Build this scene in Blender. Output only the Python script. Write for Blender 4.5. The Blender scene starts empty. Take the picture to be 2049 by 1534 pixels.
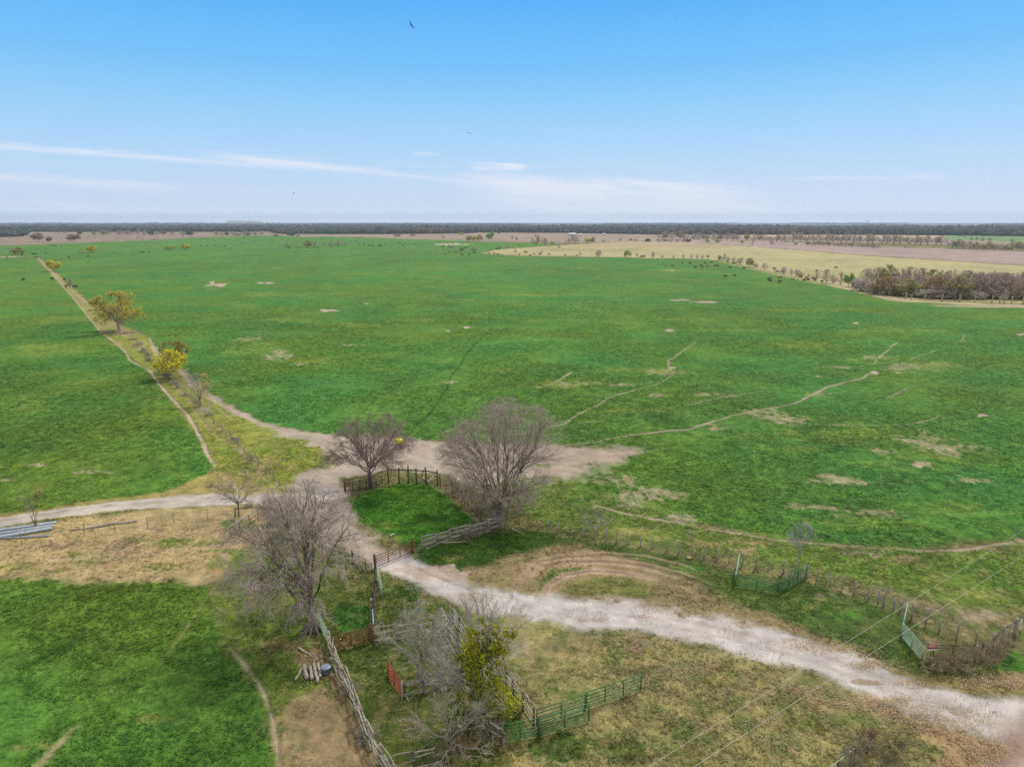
import bpy, math, random
import numpy as np
from mathutils import Vector, Matrix
R = math.radians
rng = np.random.default_rng(7)
random.seed(7)
scene = bpy.context.scene
col = scene.collection

# ------------------------------------------------------------------ camera, sky, sun, exposure
H = 36.0
PITCH = math.atan((767 - 443) / 1366.0)
FPX = 1366.0
cam = bpy.data.cameras.new('camera'); camo = bpy.data.objects.new('camera', cam); col.objects.link(camo)
camo.location = (0, 0, H); camo.rotation_euler = (math.pi/2 - PITCH, 0, 0)
cam.sensor_width = 36; cam.lens = 36 * FPX / 2049; cam.clip_start = .5; cam.clip_end = 60000
scene.camera = camo
scene.view_settings.view_transform = 'Standard'; scene.view_settings.look = 'None'
scene.view_settings.exposure = 0.0; scene.view_settings.gamma = 1.0
SUN_EL, SUN_AZ = R(52), R(38)          # azimuth clockwise from +Y, the way the camera looks

cp, sp = math.cos(PITCH), math.sin(PITCH)
def DIR(px, py):
    x = (px - 1024.5) / FPX; y = -(py - 767) / FPX
    return (x, cp + y*sp, -sp + y*cp)
def G(px, py, z=0.0):
    d = DIR(px, py); t = (z - H) / d[2]
    return (d[0]*t, d[1]*t)
def G3(px, py, z=0.0):
    x, y = G(px, py, z); return Vector((x, y, z))
def mpp(px, py):                        # metres per photo pixel (across) for a thing standing there
    d = DIR(px, py); t = -H / d[2]
    return t / FPX
def UP(px, py, n):                      # real height of a thing whose foot is at px,py and spans n pixels up
    d = DIR(px, py); t = -H / d[2]; a, b = d[1]*t, 0
    # row of a point at distance a, height h
    lo, hi = 0.0, 60.0
    for _ in range(40):
        h = (lo + hi)/2; Y = a; Z = h - H
        fw = Y*cp - Z*sp; u = Y*sp + Z*cp
        row = 767 - FPX*u/fw
        if py - row < n: lo = h
        else: hi = h
    return lo
def srgb(r, g, b, k=1.0):
    f = lambda c: (c/12.92 if c <= .04045 else ((c+.055)/1.055)**2.4)
    return np.array([f(r/255.)*k, f(g/255.)*k, f(b/255.)*k])

world = bpy.data.worlds.new('World'); scene.world = world; world.use_nodes = True
wt = world.node_tree; wn = wt.nodes; wl = wt.links; wn.clear()
def wnode(t, **k):
    n = wn.new(t)
    for a, b in k.items(): setattr(n, a, b)
    return n
def wmath(op, a, b=None, c=None, clamp=False):
    n = wn.new('ShaderNodeMath'); n.operation = op; n.use_clamp = clamp
    for i, v in enumerate((a, b, c)):
        if v is None: continue
        if isinstance(v, (int, float)): n.inputs[i].default_value = v
        else: wl.new(v, n.inputs[i])
    return n.outputs[0]
tc = wnode('ShaderNodeTexCoord'); sepx = wnode('ShaderNodeSeparateXYZ'); wl.new(tc.outputs['Generated'], sepx.inputs[0])
dx, dy, dz = sepx.outputs
sky = wnode('ShaderNodeTexSky', sky_type='NISHITA', sun_disc=False); sky.sun_elevation = SUN_EL; sky.sun_rotation = SUN_AZ
sky.air_density = 1.0; sky.dust_density = .6; sky.ozone_density = 2.5
nish = wnode('ShaderNodeMix', data_type='RGBA', blend_type='MULTIPLY'); nish.inputs['Factor'].default_value = 1
wl.new(sky.outputs[0], nish.inputs['A']); nish.inputs['B'].default_value = (.11, .11, .11, 1)
ramp = wnode('ShaderNodeValToRGB'); wl.new(wmath('MAXIMUM', dz, 0.0), ramp.inputs[0])
el = ramp.color_ramp.elements
stops = [(0.0, (222, 234, 255)), (.02, (214, 230, 254)), (.045, (203, 224, 251)), (.09, (176, 217, 253)), (.15, (146, 208, 254)), (.20, (116, 195, 253)), (.275, (86, 178, 250)), (.40, (180, 200, 222)), (1.0, (226, 226, 226))]  # topmost stops: unseen overhead sky, made paler to take blue out of the ambient
while len(el) < len(stops): el.new(.5)
for e, (p, c) in zip(el, stops):
    e.position = p; v = srgb(*c); e.color = (v[0], v[1], v[2], 1)
base = wnode('ShaderNodeMix', data_type='RGBA', blend_type='MIX'); base.inputs['Factor'].default_value = .04
wl.new(ramp.outputs[0], base.inputs['A']); wl.new(nish.outputs['Result'], base.inputs['B'])
# thin high cirrus: streaks laid out on the sky by direction (u across, v up, both tangent-plane)
yy = wmath('MAXIMUM', dy, .05)
u = wmath('DIVIDE', dx, yy); v = wmath('DIVIDE', dz, yy)
def UV(px, py):
    d = DIR(px, py); return d[0]/d[1], d[2]/d[1]
cmb = wnode('ShaderNodeCombineXYZ'); wl.new(wmath('MULTIPLY', u, 3.0), cmb.inputs[0]); wl.new(wmath('MULTIPLY_ADD', u, 3.5, wmath('MULTIPLY', v, 38.0)), cmb.inputs[1])
nz = wnode('ShaderNodeTexNoise'); nz.inputs['Scale'].default_value = 1.6; nz.inputs['Detail'].default_value = 7; nz.inputs['Roughness'].default_value = .62
wl.new(cmb.outputs[0], nz.inputs['Vector'])
nzv = nz.outputs['Fac']
def smooth(x, a, b):
    n = wn.new('ShaderNodeMapRange'); n.interpolation_type = 'SMOOTHSTEP'
    wl.new(x, n.inputs[0]); n.inputs[1].default_value = a; n.inputs[2].default_value = b; n.inputs[3].default_value = 0; n.inputs[4].default_value = 1
    return n.outputs[0]
total = None
streaks = [ # (px0,py0,px1,py1, bend, halfwidth px, strength)
    ((-420, 262), (800, 350), 0, 6.5, .5), ((340, 303), (1100, 378), 6, 6, .42), ((-200, 338), (430, 386), 0, 8, .4), ((30, 395), (260, 430), 0, 9, .25),
    ((930, 333), (1070, 336), 0, 5.5, .75), ((820, 307), (890, 309), 0, 3, .25), ((880, 360), (1330, 382), -3, 14, .5), ((1130, 365), (1500, 382), 0, 9, .38),
    ((900, 392), (1600, 400), 0, 26, .55), ((1000, 424), (1750, 428), 0, 16, .45), ((1500, 357), (1960, 356), 0, 3, .3), ((-100, 430), (1000, 436), 0, 14, .22)]
for (a, b, bend, hw, st) in streaks:
    u0, v0 = UV(*a); u1, v1 = UV(*b); s = (v1-v0)/(u1-u0)
    wob = wmath('MULTIPLY_ADD', nzv, .016, -.008)
    line = wmath('ADD', wmath('MULTIPLY_ADD', wmath('SUBTRACT', u, u0), s, v0), wob)
    dd = wmath('DIVIDE', wmath('SUBTRACT', v, line), hw/1366.)
    g = wmath('POWER', 2.718, wmath('MULTIPLY', wmath('MULTIPLY', dd, dd), -1.0))
    L = u1-u0
    ends = wmath('MULTIPLY', smooth(u, u0, u0+.25*L), wmath('SUBTRACT', 1.0, smooth(u, u1-.35*L, u1)))
    m = wmath('MULTIPLY', wmath('MULTIPLY', g, ends), wmath('MULTIPLY', smooth(nzv, .22, .62), st*1.75))
    total = m if total is None else wmath('ADD', total, m)
soft = wmath('MULTIPLY', wmath('MULTIPLY', smooth(nzv, .45, .75), .16), wmath('SUBTRACT', 1.0, smooth(dz, .03, .16)))
total = wmath('MULTIPLY', wmath('ADD', total, soft), 1.0, clamp=True)
front = smooth(dy, .1, .3)
cl = wnode('ShaderNodeMix', data_type='RGBA', blend_type='MIX'); wl.new(wmath('MULTIPLY', total, front), cl.inputs['Factor'])
wl.new(base.outputs['Result'], cl.inputs['A']); c = srgb(232, 238, 252); cl.inputs['B'].default_value = (*c, 1)
rear = wnode('ShaderNodeMix', data_type='RGBA', blend_type='MIX'); wl.new(wmath('SUBTRACT', 1.0, smooth(dy, -.35, .2)), rear.inputs['Factor'])   # unseen pale sky added behind the camera to whiten the fill light
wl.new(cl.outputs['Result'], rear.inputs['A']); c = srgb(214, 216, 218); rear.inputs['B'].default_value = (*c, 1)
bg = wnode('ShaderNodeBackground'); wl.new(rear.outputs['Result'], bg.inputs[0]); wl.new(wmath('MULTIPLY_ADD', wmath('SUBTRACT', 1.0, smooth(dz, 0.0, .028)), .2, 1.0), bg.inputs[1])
wo = wnode('ShaderNodeOutputWorld'); wl.new(bg.outputs[0], wo.inputs[0])

sl = bpy.data.lights.new('sun', 'SUN'); sl.energy = 2.6; sl.angle = R(6); sl.color = (1, .945, .86)
so = bpy.data.objects.new('sun', sl); col.objects.link(so)
sd = Vector((math.sin(SUN_AZ)*math.cos(SUN_EL), math.cos(SUN_AZ)*math.cos(SUN_EL), math.sin(SUN_EL)))
so.rotation_euler = sd.to_track_quat('Z', 'Y').to_euler(); so.location = (0, 0, 200)

# ------------------------------------------------------------------ numpy helpers
def _h(ix, iy, s):
    n = (ix.astype(np.int64)*374761393 + iy.astype(np.int64)*668265263 + s*974711) & 0xffffffff
    n = ((n ^ (n >> 13)) * 1274126177) & 0xffffffff
    n = ((n ^ (n >> 16)) * 2246822519) & 0xffffffff
    return ((n ^ (n >> 15)) & 0xffffff) / float(0xffffff)
def vn(x, y, s=0):
    ix = np.floor(x); iy = np.floor(y); fx = x-ix; fy = y-iy
    fx = fx*fx*(3-2*fx); fy = fy*fy*(3-2*fy)
    a = _h(ix, iy, s); b = _h(ix+1, iy, s); c = _h(ix, iy+1, s); d = _h(ix+1, iy+1, s)
    return (a*(1-fx)+b*fx)*(1-fy) + (c*(1-fx)+d*fx)*fy
def fbm(x, y, sc, o=3, s=0):
    t = 0; amp = 1; n = 0
    c, sn = .8, .6
    for i in range(o):
        t = t + amp*vn(x/sc+i*17.3, y/sc-i*9.1, s+i*31); n += amp; amp *= .55; sc *= .47
        x, y = c*x-sn*y, sn*x+c*y
    return t/n
def sstep(x, a, b):
    t = np.clip((x-a)/(b-a), 0, 1); return t*t*(3-2*t)
def segdist(x, y, ax, ay, bx, by):
    dx_, dy_ = bx-ax, by-ay; L = dx_*dx_+dy_*dy_+1e-9
    t = np.clip(((x-ax)*dx_+(y-ay)*dy_)/L, 0, 1)
    return np.hypot(x-(ax+t*dx_), y-(ay+t*dy_))

# ------------------------------------------------------------------ ground layout (traced, then laid on the ground in metres)
GC = [] # layers: (kind, data, colour fn/tuple, veg, cls, soft, warp, strength)
CROP, LIGHTC = srgb(50, 108, 40), srgb(96, 138, 52)
K = 1/1.12
def C(r, g, b): return srgb(r, g, b)*K
DIRT = C(171, 161, 144); DIRT_L = C(206, 195, 184); DRY = C(164, 143, 105); OLIVE = C(122, 122, 68); YGRASS = C(140, 150, 62)
GREEN_P = C(76, 116, 40); GREEN_D = C(54, 106, 38); DARK_OLIVE = C(92, 100, 50)
def poly(pts, colr, cls=None, veg=.6, soft=.6, warp=1.5, st=1.0, wsc=4.0, spk=0.0):
    GC.append(('poly', [G(*p) for p in pts], colr, veg, cls, soft, warp, st, wsc, spk))
def line(pts, hw, colr, cls=None, veg=.1, soft=.35, warp=.5, st=1.0, wsc=1.6, spk=0.0):
    GC.append(('line', ([G(*p) for p in pts], hw*(.66 if hw < .8 else 1)), colr, veg, cls, soft, warp, st, wsc, spk))
def patch(cx, cy, w, h, colr=None, veg=.1, thr=.45, sc=None, st=.9, cls=None, ssoft=.12):
    c = G(cx, cy); e1 = G(cx+w, cy)[0]-c[0]; t = G(cx, cy-h); b = G(cx, cy+h)
    GC.append(('patch', (c, e1, ((t[0]-b[0])/2, (t[1]-b[1])/2), thr, sc or max(.8, abs(e1)*.35), ssoft), DIRT if colr is None else colr, veg, cls, 0, 0, st, 1, 0))
W = 3200
# far country
poly([(-900,505),(0,491),(150,486),(400,475),(520,471),(640,474),(700,474),(930,482),(1130,487),(1270,484),(W,478),(W,455),(-900,455)], C(150,134,116), 'field', .3, 6, 20, wsc=160)
poly([(-900,478),(60,463),(330,463),(560,468),(560,461),(-900,459)], C(120,112,92), None, .3, 10, 20, wsc=160)
poly([(230,462),(560,465),(560,461),(230,459)], C(190,172,140), None, .3, 6, 10, wsc=90)
poly([(600,476),(940,478),(1130,484),(1280,484),(1400,479),(1900,489),(W,494),(W,482),(1900,478),(1400,472),(1130,467),(930,467),(600,471)], C(160,144,124), 'field', .3, 6, 10, wsc=120)
poly([(1880,466),(2049,471),(W,480),(W,500),(2049,484),(1890,480)], C(118,150,96), 'field', .5, 6, 15, wsc=120)
poly([(1480,469),(1890,471),(1880,477),(1480,474)], C(190,172,132), None, .5, 6, 15, wsc=120)
# plowed and stubble
poly([(1240,487),(1400,479),(1560,483),(1700,489),(1780,494),(2049,502),(W,535),(W,585),(2049,531),(1750,512),(1560,497),(1400,487)], C(168,150,140), 'plowed_field', .2, 3, 4, wsc=60)
poly([(930,508),(990,498),(1130,490),(1250,483),(1400,487),(1560,497),(1750,512),(2049,531),(W,585),(W,690),(2049,607),(1800,600),(1650,569),(1440,521),(1200,514),(1050,512)], C(178,173,122), 'stubble_field', .5, 3, 5, wsc=40)
poly([(1100,492),(1250,484),(1400,488),(1500,496),(1330,494),(1180,494)], C(178,158,130), None, .4, 8, 25, st=.8, wsc=60)
poly([(1150,497),(1300,500),(1240,504),(1060,501)], C(150,150,100), None, .4, 8, 20, st=.5, wsc=60)
patch(1650,544,60,9, C(120,145,66), .5, .4, 30, .8); patch(1740,550,40,8, C(120,140,60), .5, .4, 30, .8); patch(1850,565,60,12, C(130,145,66), .5, .35, 30, .8)
for yy_ in (505, 520, 535, 550): patch(1500+(yy_-505)*9, yy_, 260, 2, C(160,150,96), .5, .5, 60, .6)
# crop fields
MAIN = [(70,512),(165,590),(200,625),(255,652),(298,672),(306,692),(330,720),(365,742),(400,776),(455,814),(520,846),(600,864),(650,869),(780,872),(860,880),(1000,884),(1130,890),(1200,893),(1270,899),(1190,935),(1120,950),(1150,975),(1250,1000),(1350,1028),(1420,1052),(1560,1078),(1700,1092),(1850,1098),(2049,1080),(W,980),(W,690),(2049,612),(1820,603),(1780,596),(1650,571),(1440,523),(1420,519),(1200,515),(1050,513),(960,507),(990,500),(1130,488),(930,482),(700,474),(640,474),(520,471),(400,476),(150,487),(0,492),(-900,506),(-900,530),(0,514)]
poly(MAIN, C(90,134,53), 'crop_field', 1, 1.0, 2.5, wsc=5)
LEFT = [(-900,540),(0,515),(68,514),(112,556),(150,601),(205,668),(250,702),(305,748),(355,818),(405,883),(436,940),(400,958),(330,988),(200,1003),(100,1017),(0,1029),(-900,1180)]
poly(LEFT, C(96,134,50), 'crop_field', 1, .7, 1.6, wsc=3)
LOWL = [(-900,1150),(0,1148),(150,1156),(260,1163),(370,1158),(425,1168),(440,1230),(460,1290),(515,1370),(545,1450),(568,1560),(560,1900),(-900,1900)]
poly(LOWL, C(92,126,45), 'crop_field', 1, 1.0, 1.6, wsc=2.5)
# the strip round the big field: olive / yellowish pasture
poly([(1130,950),(1150,975),(1250,1000),(1350,1028),(1420,1052),(1560,1078),(1700,1092),(1850,1098),(2049,1080),(W,980),(W,1300),(2049,1225),(1830,1190),(1600,1140),(1400,1098),(1200,1068),(1050,1040),(1040,960)], C(112,138,56), None, .8, 2, 3, wsc=5)
for (cx,cy,w,h,c_,t) in [(1300,1060,110,22,C(160,156,90),.42),(1450,1085,90,16,C(168,150,104),.4),(1500,1100,60,14,C(170,152,112),.4),(1270,1010,70,22,DIRT,.5),(1360,1035,60,16,DIRT,.42),(1180,1000,50,22,C(96,136,44),.4),(1740,1105,60,14,DIRT,.42),(1810,1120,50,14,C(166,146,110),.42),(1880,1160,90,30,C(160,160,84),.42),(1700,1140,80,22,C(104,138,48),.4),(1980,1130,80,30,C(88,136,46),.4),(1960,1195,90,24,C(150,156,80),.4),(1880,1215,100,20,C(150,140,112),.42),(1980,1235,90,20,C(160,146,128),.38),(1600,1110,60,10,C(100,136,46),.4),(1150,1050,60,12,C(132,144,60),.4),(1260,1085,90,10,C(90,112,44),.4),(2000,1175,60,16,C(84,132,44),.42),(1450,1120,60,9,C(150,146,90),.42)]:
    patch(cx,cy,w,h,c_,.7,t,3.5,.85)
# fence corridor on the left
poly([(75,513),(165,592),(200,627),(255,655),(300,680),(306,692),(330,722),(365,744),(400,778),(455,816),(520,848),(640,872),(660,900),(640,925),(585,960),(560,1000),(470,1000),(436,942),(405,884),(355,818),(305,748),(250,702),(205,668),(150,601)], C(136,146,62), None, .8, .4, .8, wsc=2)
poly([(70,514),(75,513),(120,552),(200,628),(250,655),(280,668),(205,668),(150,600)], C(160,152,100), None, .4, .8, 1.5, st=.5, wsc=4)
for (cx,cy,w,h,c_,t) in [(245,668,44,9,C(176,156,120),.3),(280,690,30,14,C(180,164,110),.35),(240,687,20,7,C(178,150,110),.3),(395,770,30,14,C(178,160,144),.35),(372,745,16,10,DIRT,.35),(430,800,34,14,DIRT,.4),(420,850,22,22,C(170,158,100),.45),(455,900,30,26,C(120,144,52),.4),(545,925,60,22,C(166,152,98),.42),(500,950,40,18,C(160,142,108),.4),(590,905,60,14,C(108,142,42),.35),(470,960,40,20,C(150,140,96),.42),(410,820,20,12,DIRT,.4),(520,900,40,12,C(128,148,54),.4)]:
    patch(cx,cy,w,h,c_,.6,t,2.2,.9)
# cattle-worn ground at the gate of the big field
poly([(455,812),(520,845),(600,862),(760,871),(870,882),(1000,886),(1110,892),(1150,903),(1160,925),(1140,945),(1120,950),(1030,962),(930,975),(870,942),(780,938),(692,957),(694,985),(702,1012),(724,1052),(765,1090),(820,1108),(755,1145),(700,1112),(640,1062),(600,1025),(572,992),(592,955),(650,932),(664,912),(640,893),(560,872)], DIRT, 'dirt', .15, 1.2, 2.5, wsc=3)
poly([(1080,893),(1150,893),(1215,899),(1262,903),(1240,915),(1195,930),(1150,948),(1080,950)], C(170,158,138), 'dirt', .15, 2.5, 5, wsc=5); patch(1190,912,90,20,C(180,164,146),.2,.42,3,.8); patch(1260,905,60,6,DIRT,.2,.4,2,.7); patch(1230,955,70,18,DIRT,.2,.52,3,.8); patch(1170,945,60,18,DIRT,.2,.45,3,.8); patch(820,905,80,16,C(184,168,152),.2,.4,4,.6)
patch(1090,930,60,20,C(96,130,44),.6,.4,3,.9); patch(1060,990,80,28,C(104,134,46),.7,.2,3,.9)
# strip under the crop field, left road, dry bank
poly([(-900,1195),(0,1027),(100,1014),(200,1001),(330,985),(400,955),(440,940),(480,958),(570,985),(560,1005),(430,1008),(300,1015),(150,1032),(0,1052),(-900,1200)], C(158,150,86), None, .5, .6, 1.0, wsc=2)
poly([(-900,1200),(0,1060),(150,1038),(300,1020),(470,1012),(540,1030),(560,1090),(520,1110),(470,1160),(430,1172),(370,1160),(260,1165),(150,1158),(0,1150),(-900,1150)], C(176,161,114), None, .5, .8, 1.6, wsc=3)
for (cx,cy,w,h,c_,t) in [(330,1078,110,14,C(110,130,52),.3),(470,1052,70,18,C(96,132,44),.26),(400,1090,70,12,C(112,132,54),.3),(30,1135,80,16,C(124,136,60),.32),(180,1120,60,14,C(120,134,60),.32),(330,1132,60,12,C(106,130,50),.3),(100,1140,70,8,C(140,140,76),.3),(440,1128,30,20,C(106,130,50),.3),(230,1095,80,18,C(140,124,104),.3),(250,1100,90,16,C(150,132,106),.4),(330,1128,60,14,C(176,146,104),.35),(410,1100,50,10,C(116,134,56),.42),(150,1110,40,8,C(120,136,56),.42),(30,1130,60,12,C(120,138,54),.45),(110,1090,80,16,C(150,132,104),.4),(470,1105,50,12,C(108,132,50),.4),(300,1160,60,6,C(160,140,104),.4),(60,1145,80,7,C(158,142,104),.4),(430,1140,24,14,C(176,146,104),.35),(220,1128,50,8,C(170,150,104),.4),(300,1058,110,6,C(142,124,100),.4)]:
    patch(cx,cy,w,h,c_,.6,t,2.0,.85)
poly([(480,1100),(540,1090),(600,1140),(620,1260),(660,1330),(720,1430),(780,1600),(560,1600),(548,1450),(515,1370),(462,1290),(440,1230),(432,1172),(455,1140)], C(100,122,44), None, .8, .8, 1.2, wsc=2)
poly([(560,1440),(585,1390),(640,1370),(690,1420),(740,1534),(770,1620),(570,1620)], C(152,136,98), None, .6, .5, 1.2, wsc=1.6)
patch(560,1290,80,44,C(124,104,82),.4,.3,2.4,.75); patch(620,1320,40,30,C(118,98,78),.4,.25,2,.7); patch(600,1400,50,30,C(120,128,60),.6,.4,2,.7); patch(500,1200,40,60,C(120,132,56),.6,.42,2,.7); patch(540,1340,50,26,C(92,120,40),.8,.4,2,.8)
# pens
poly([(520,1060),(560,1010),(640,1060),(745,1140),(760,1175),(1000,1235),(1000,1300),(1050,1400),(1070,1480),(1000,1700),(790,1700),(760,1500),(700,1400),(650,1310),(620,1240),(560,1140)], C(92,108,46), None, .8, .8, 1.0, wsc=2)
patch(700,1230,60,40,C(62,108,34),.9,.25,2.5,.9); patch(620,1100,60,50,C(132,128,88),.5,.3,2.5,.7); patch(700,1160,30,30,C(124,122,70),.5,.4,2,.8); patch(740,1330,60,50,C(80,104,42),.9,.3,2,.8)
patch(830,1450,80,60,C(128,118,78),.6,.38,1.6,.8); patch(780,1420,60,30,C(88,104,42),.8,.42,1.5,.8); patch(900,1330,60,40,C(74,104,40),.8,.35,2,.8); patch(850,1280,60,40,C(84,110,46),.8,.35,2,.8); patch(810,1180,40,24,C(66,108,40),.8,.3,2,.8)
PEN = [(697,1000),(735,984),(790,968),(845,966),(888,980),(925,1005),(958,1030),(950,1048),(900,1058),(832,1092),(805,1083),(760,1066),(725,1044),(702,1020)]
poly(PEN, C(84,138,42), 'grass', 1, .7, .8, wsc=1.6)
patch(770,1050,50,14,C(112,136,50),.8,.4,2,.8); patch(930,1020,30,12,C(110,124,48),.8,.35,2,.8); patch(860,1040,60,14,C(84,124,40),.9,.4,2,.7)
poly([(826,1112),(850,1096),(930,1078),(1000,1060),(1110,1062),(1122,1080),(1100,1098),(1010,1112),(970,1132),(920,1150),(880,1146),(850,1128)], C(86,124,46), 'grass', 1, .6, .9, wsc=1.8)
patch(900,1116,40,12,C(150,148,70),.7,.35,2,.8)
# meadow right of the gate
poly([(1110,1062),(1250,1090),(1400,1120),(1480,1150),(1620,1160),(1750,1200),(1850,1250),(1860,1330),(1780,1325),(1700,1290),(1600,1255),(1500,1225),(1400,1180),(1280,1130),(1160,1095),(1112,1090)], C(88,112,48), 'grass', .9, .9, 1.4, wsc=3)
for (cx,cy,w,h,c_,t) in [(1380,1140,50,12,C(84,140,48),.3),(1610,1215,50,22,C(128,140,64),.35),(1700,1230,50,24,C(78,142,42),.35),(1660,1190,50,12,C(150,146,116),.42),(1560,1160,80,12,C(104,112,56),.35),(1700,1175,40,10,C(146,142,112),.4),(1740,1260,50,16,C(98,112,56),.4),(1520,1200,70,14,C(88,104,50),.35),(1850,1290,40,16,C(142,132,112),.35),(1790,1215,70,10,C(116,118,70),.4)]:
    patch(cx,cy,w,h,c_,.8,t,2.5,.85)
poly([(900,1152),(960,1130),(1010,1110),(1110,1088),(1180,1092),(1290,1130),(1400,1178),(1500,1222),(1600,1255),(1700,1292),(1740,1320),(1690,1300),(1560,1262),(1390,1224),(1300,1207),(1210,1194),(1130,1197),(1050,1190),(960,1178)], C(150,138,96), None, .5, .7, 1.2, wsc=2.5)
for (cx,cy,w,h,c_,t) in [(1230,1112,70,10,C(176,152,128),.35),(1180,1108,60,8,C(160,140,112),.35),(1130,1150,50,10,C(104,112,52),.35),(1230,1175,70,14,C(112,114,60),.32),(1060,1120,60,9,C(112,118,62),.4),(1010,1160,40,12,C(140,136,84),.4),(1300,1190,50,9,C(110,116,56),.4),(1400,1195,60,8,C(158,142,104),.4),(1480,1240,30,8,C(112,118,58),.35),(1100,1140,16,10,C(96,118,50),.3)]:
    patch(cx,cy,w,h,c_,.6,t,2.0,.85)
for o in (0, 14): line([(1400,1170-o),(1280,1134-o*.6),(1200,1118-o*.5),(1130,1116-o*.5),(1070,1128-o*.4),(1040,1150-o*.3),(1025,1185)], .42, C(176,154,130), warp=.2, st=.9)
for o in (0, 12): line([(1310,1152),(1210,1143-o*.4),(1150,1143-o*.6),(1110,1157-o*.6),(1092-o*.6,1180),(1102-o,1205),(1130-o,1230),(1170-o,1250)], .42, C(172,150,128), warp=.2, st=.95)
# bank below the road
poly([(1000,1232),(1090,1245),(1170,1260),(1300,1267),(1390,1287),(1500,1312),(1600,1337),(1740,1392),(1800,1432),(1900,1458),(1985,1492),(1960,1540),(1900,1700),(900,1700),(1040,1480),(1050,1400),(1005,1310)], C(150,147,93), None, .7, .7, 1.2, wsc=2)
for (cx,cy,w,h,c_,t) in [(1120,1300,80,30,C(150,134,100),.3),(1060,1340,60,30,C(134,122,80),.3),(1180,1265,40,8,C(84,108,44),.38),(1230,1290,50,10,C(132,112,76),.35),(1210,1272,20,8,C(180,150,130),.3),(1270,1300,22,12,C(184,150,130),.25),(1200,1330,60,14,C(166,148,124),.42),(1100,1380,60,14,C(96,112,50),.35),(1180,1390,80,14,C(84,104,44),.3),(1110,1480,110,40,C(66,96,36),.22),(1330,1450,90,34,C(84,100,46),.3),(1230,1490,140,40,C(92,102,46),.3),(1340,1380,60,20,C(134,124,88),.4),(1450,1370,90,18,C(118,118,62),.35),(1420,1330,90,16,C(150,132,86),.4),(1550,1390,100,20,C(150,130,92),.35),(1500,1450,90,34,C(96,110,44),.3),(1650,1450,120,34,C(112,112,56),.3),(1560,1500,90,28,C(74,104,38),.35),(1760,1500,90,34,C(104,108,58),.3),(1640,1405,80,14,C(164,140,104),.35),(1380,1500,90,24,C(122,118,62),.4),(1000,1500,60,30,C(88,92,44),.3),(1450,1420,60,12,C(72,104,40),.4)]:
    patch(cx,cy,w,h,c_,.7,t,1.8,.85)
poly([(1078,1178),(1084,1156),(1108,1142),(1150,1134),(1192,1136),(1150,1143),(1108,1153),(1092,1172),(1088,1192)], C(96,120,50), None, .8, .25, .3, .9, 1.2)
poly([(1120,1184),(1146,1166),(1195,1155),(1260,1157),(1318,1176),(1290,1198),(1210,1190),(1150,1193)], C(116,122,62), None, .8, .35, .5, .85, 1.2)
for o in (0, 22): line([(1430,1200-o),(1330,1160-o*.8),(1260,1146-o*.6),(1190,1140-o*.5)], .3, C(170,150,124), None, .2, .3, .3, .7)
for (dx_, dy_, hw_, cc_) in [(0,0,.38,C(184,164,138)),(0,-7,.2,C(132,112,90)),(0,-14,.34,C(178,158,132)),(0,-22,.2,C(120,118,70)),(0,-30,.34,C(172,154,124))]:
    line([(1440,1190+dy_),(1370,1160+dy_),(1290,1138+dy_*.9),(1210,1128+dy_*.8),(1140,1127+dy_*.7),(1080,1136+dy_*.6),(1048+dy_*.5,1156),(1034+dy_*.6,1180)], hw_, cc_, None, .25, .25, .2, .85)
for (r_, hw_, cc_) in [(0,.3,C(186,166,142)),(8,.22,C(128,110,88)),(16,.3,C(180,160,134))]:
    line([(1330,1163),(1250,1150-r_*.3),(1180,1144-r_*.45),(1125,1152-r_*.5),(1098-r_*.6,1170-r_*.2),(1094-r_,1194),(1110-r_*1.3,1218),(1150-r_*1.5,1242)], hw_, cc_, None, .25, .25, .2, .9)
patch(1150,1300,70,20,C(116,122,62),.7,.28,2,.8); patch(1420,1410,90,26,C(108,118,58),.7,.28,2,.8); patch(1580,1450,100,30,C(112,122,60),.7,.28,2,.8); patch(1290,1340,60,14,C(120,124,66),.7,.3,2,.8)
line([(306,692),(330,722),(365,744),(400,778),(455,815),(520,847),(600,865),(650,871)], .8, DIRT, 'path', .15, .5, .6, .8, 2)
# roads
line([(-900,1185),(0,1043),(100,1028),(200,1015),(300,1005),(430,998),(520,998),(600,1000),(650,985)], 1.95, C(190,184,171), "dirt_road", .1, .5, .8, wsc=2)
line([(-900,1176),(0,1040),(200,1012),(430,996)], .3, C(150,140,104), None, .3, .3, .5, st=.6)
poly([(800,1100),(822,1112),(860,1130),(905,1152),(960,1174),(1050,1187),(1130,1195),(1210,1192),(1300,1205),(1390,1222),(1500,1246),(1600,1271),(1700,1301),(1760,1335),(1860,1372),(1960,1389),(2049,1393),(2700,1380),(2700,1480),(2300,1480),(2049,1478),(1990,1492),(1900,1456),(1800,1430),(1740,1391),(1650,1352),(1600,1336),(1500,1311),(1390,1286),(1300,1266),(1170,1259),(1090,1241),(1000,1232),(930,1212),(850,1177),(790,1152),(748,1132)], C(198,195,188), "dirt_road", .08, .8, .9, wsc=2.2)
for o in (0, 17): line([(1060,1206+o),(1200,1224+o*.8),(1390,1244+o),(1500,1268+o),(1620,1300+o*1.2),(1740,1345+o*1.2),(1860,1394+o*1.2),(2000,1420+o*1.4)], .32, C(180,166,150), None, .1, .4, .3, .6)
patch(860,1146,90,26,C(186,170,154),.1,.2,3,.85); patch(960,1195,60,16,C(192,178,164),.1,.3,3,.7); patch(930,1190,60,12,C(150,140,112),.3,.5,1.5,.6)
line([(800,1122),(870,1152),(960,1188),(1060,1200)], .25, C(150,136,108), None, .2, .25, .4, st=.6)
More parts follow.
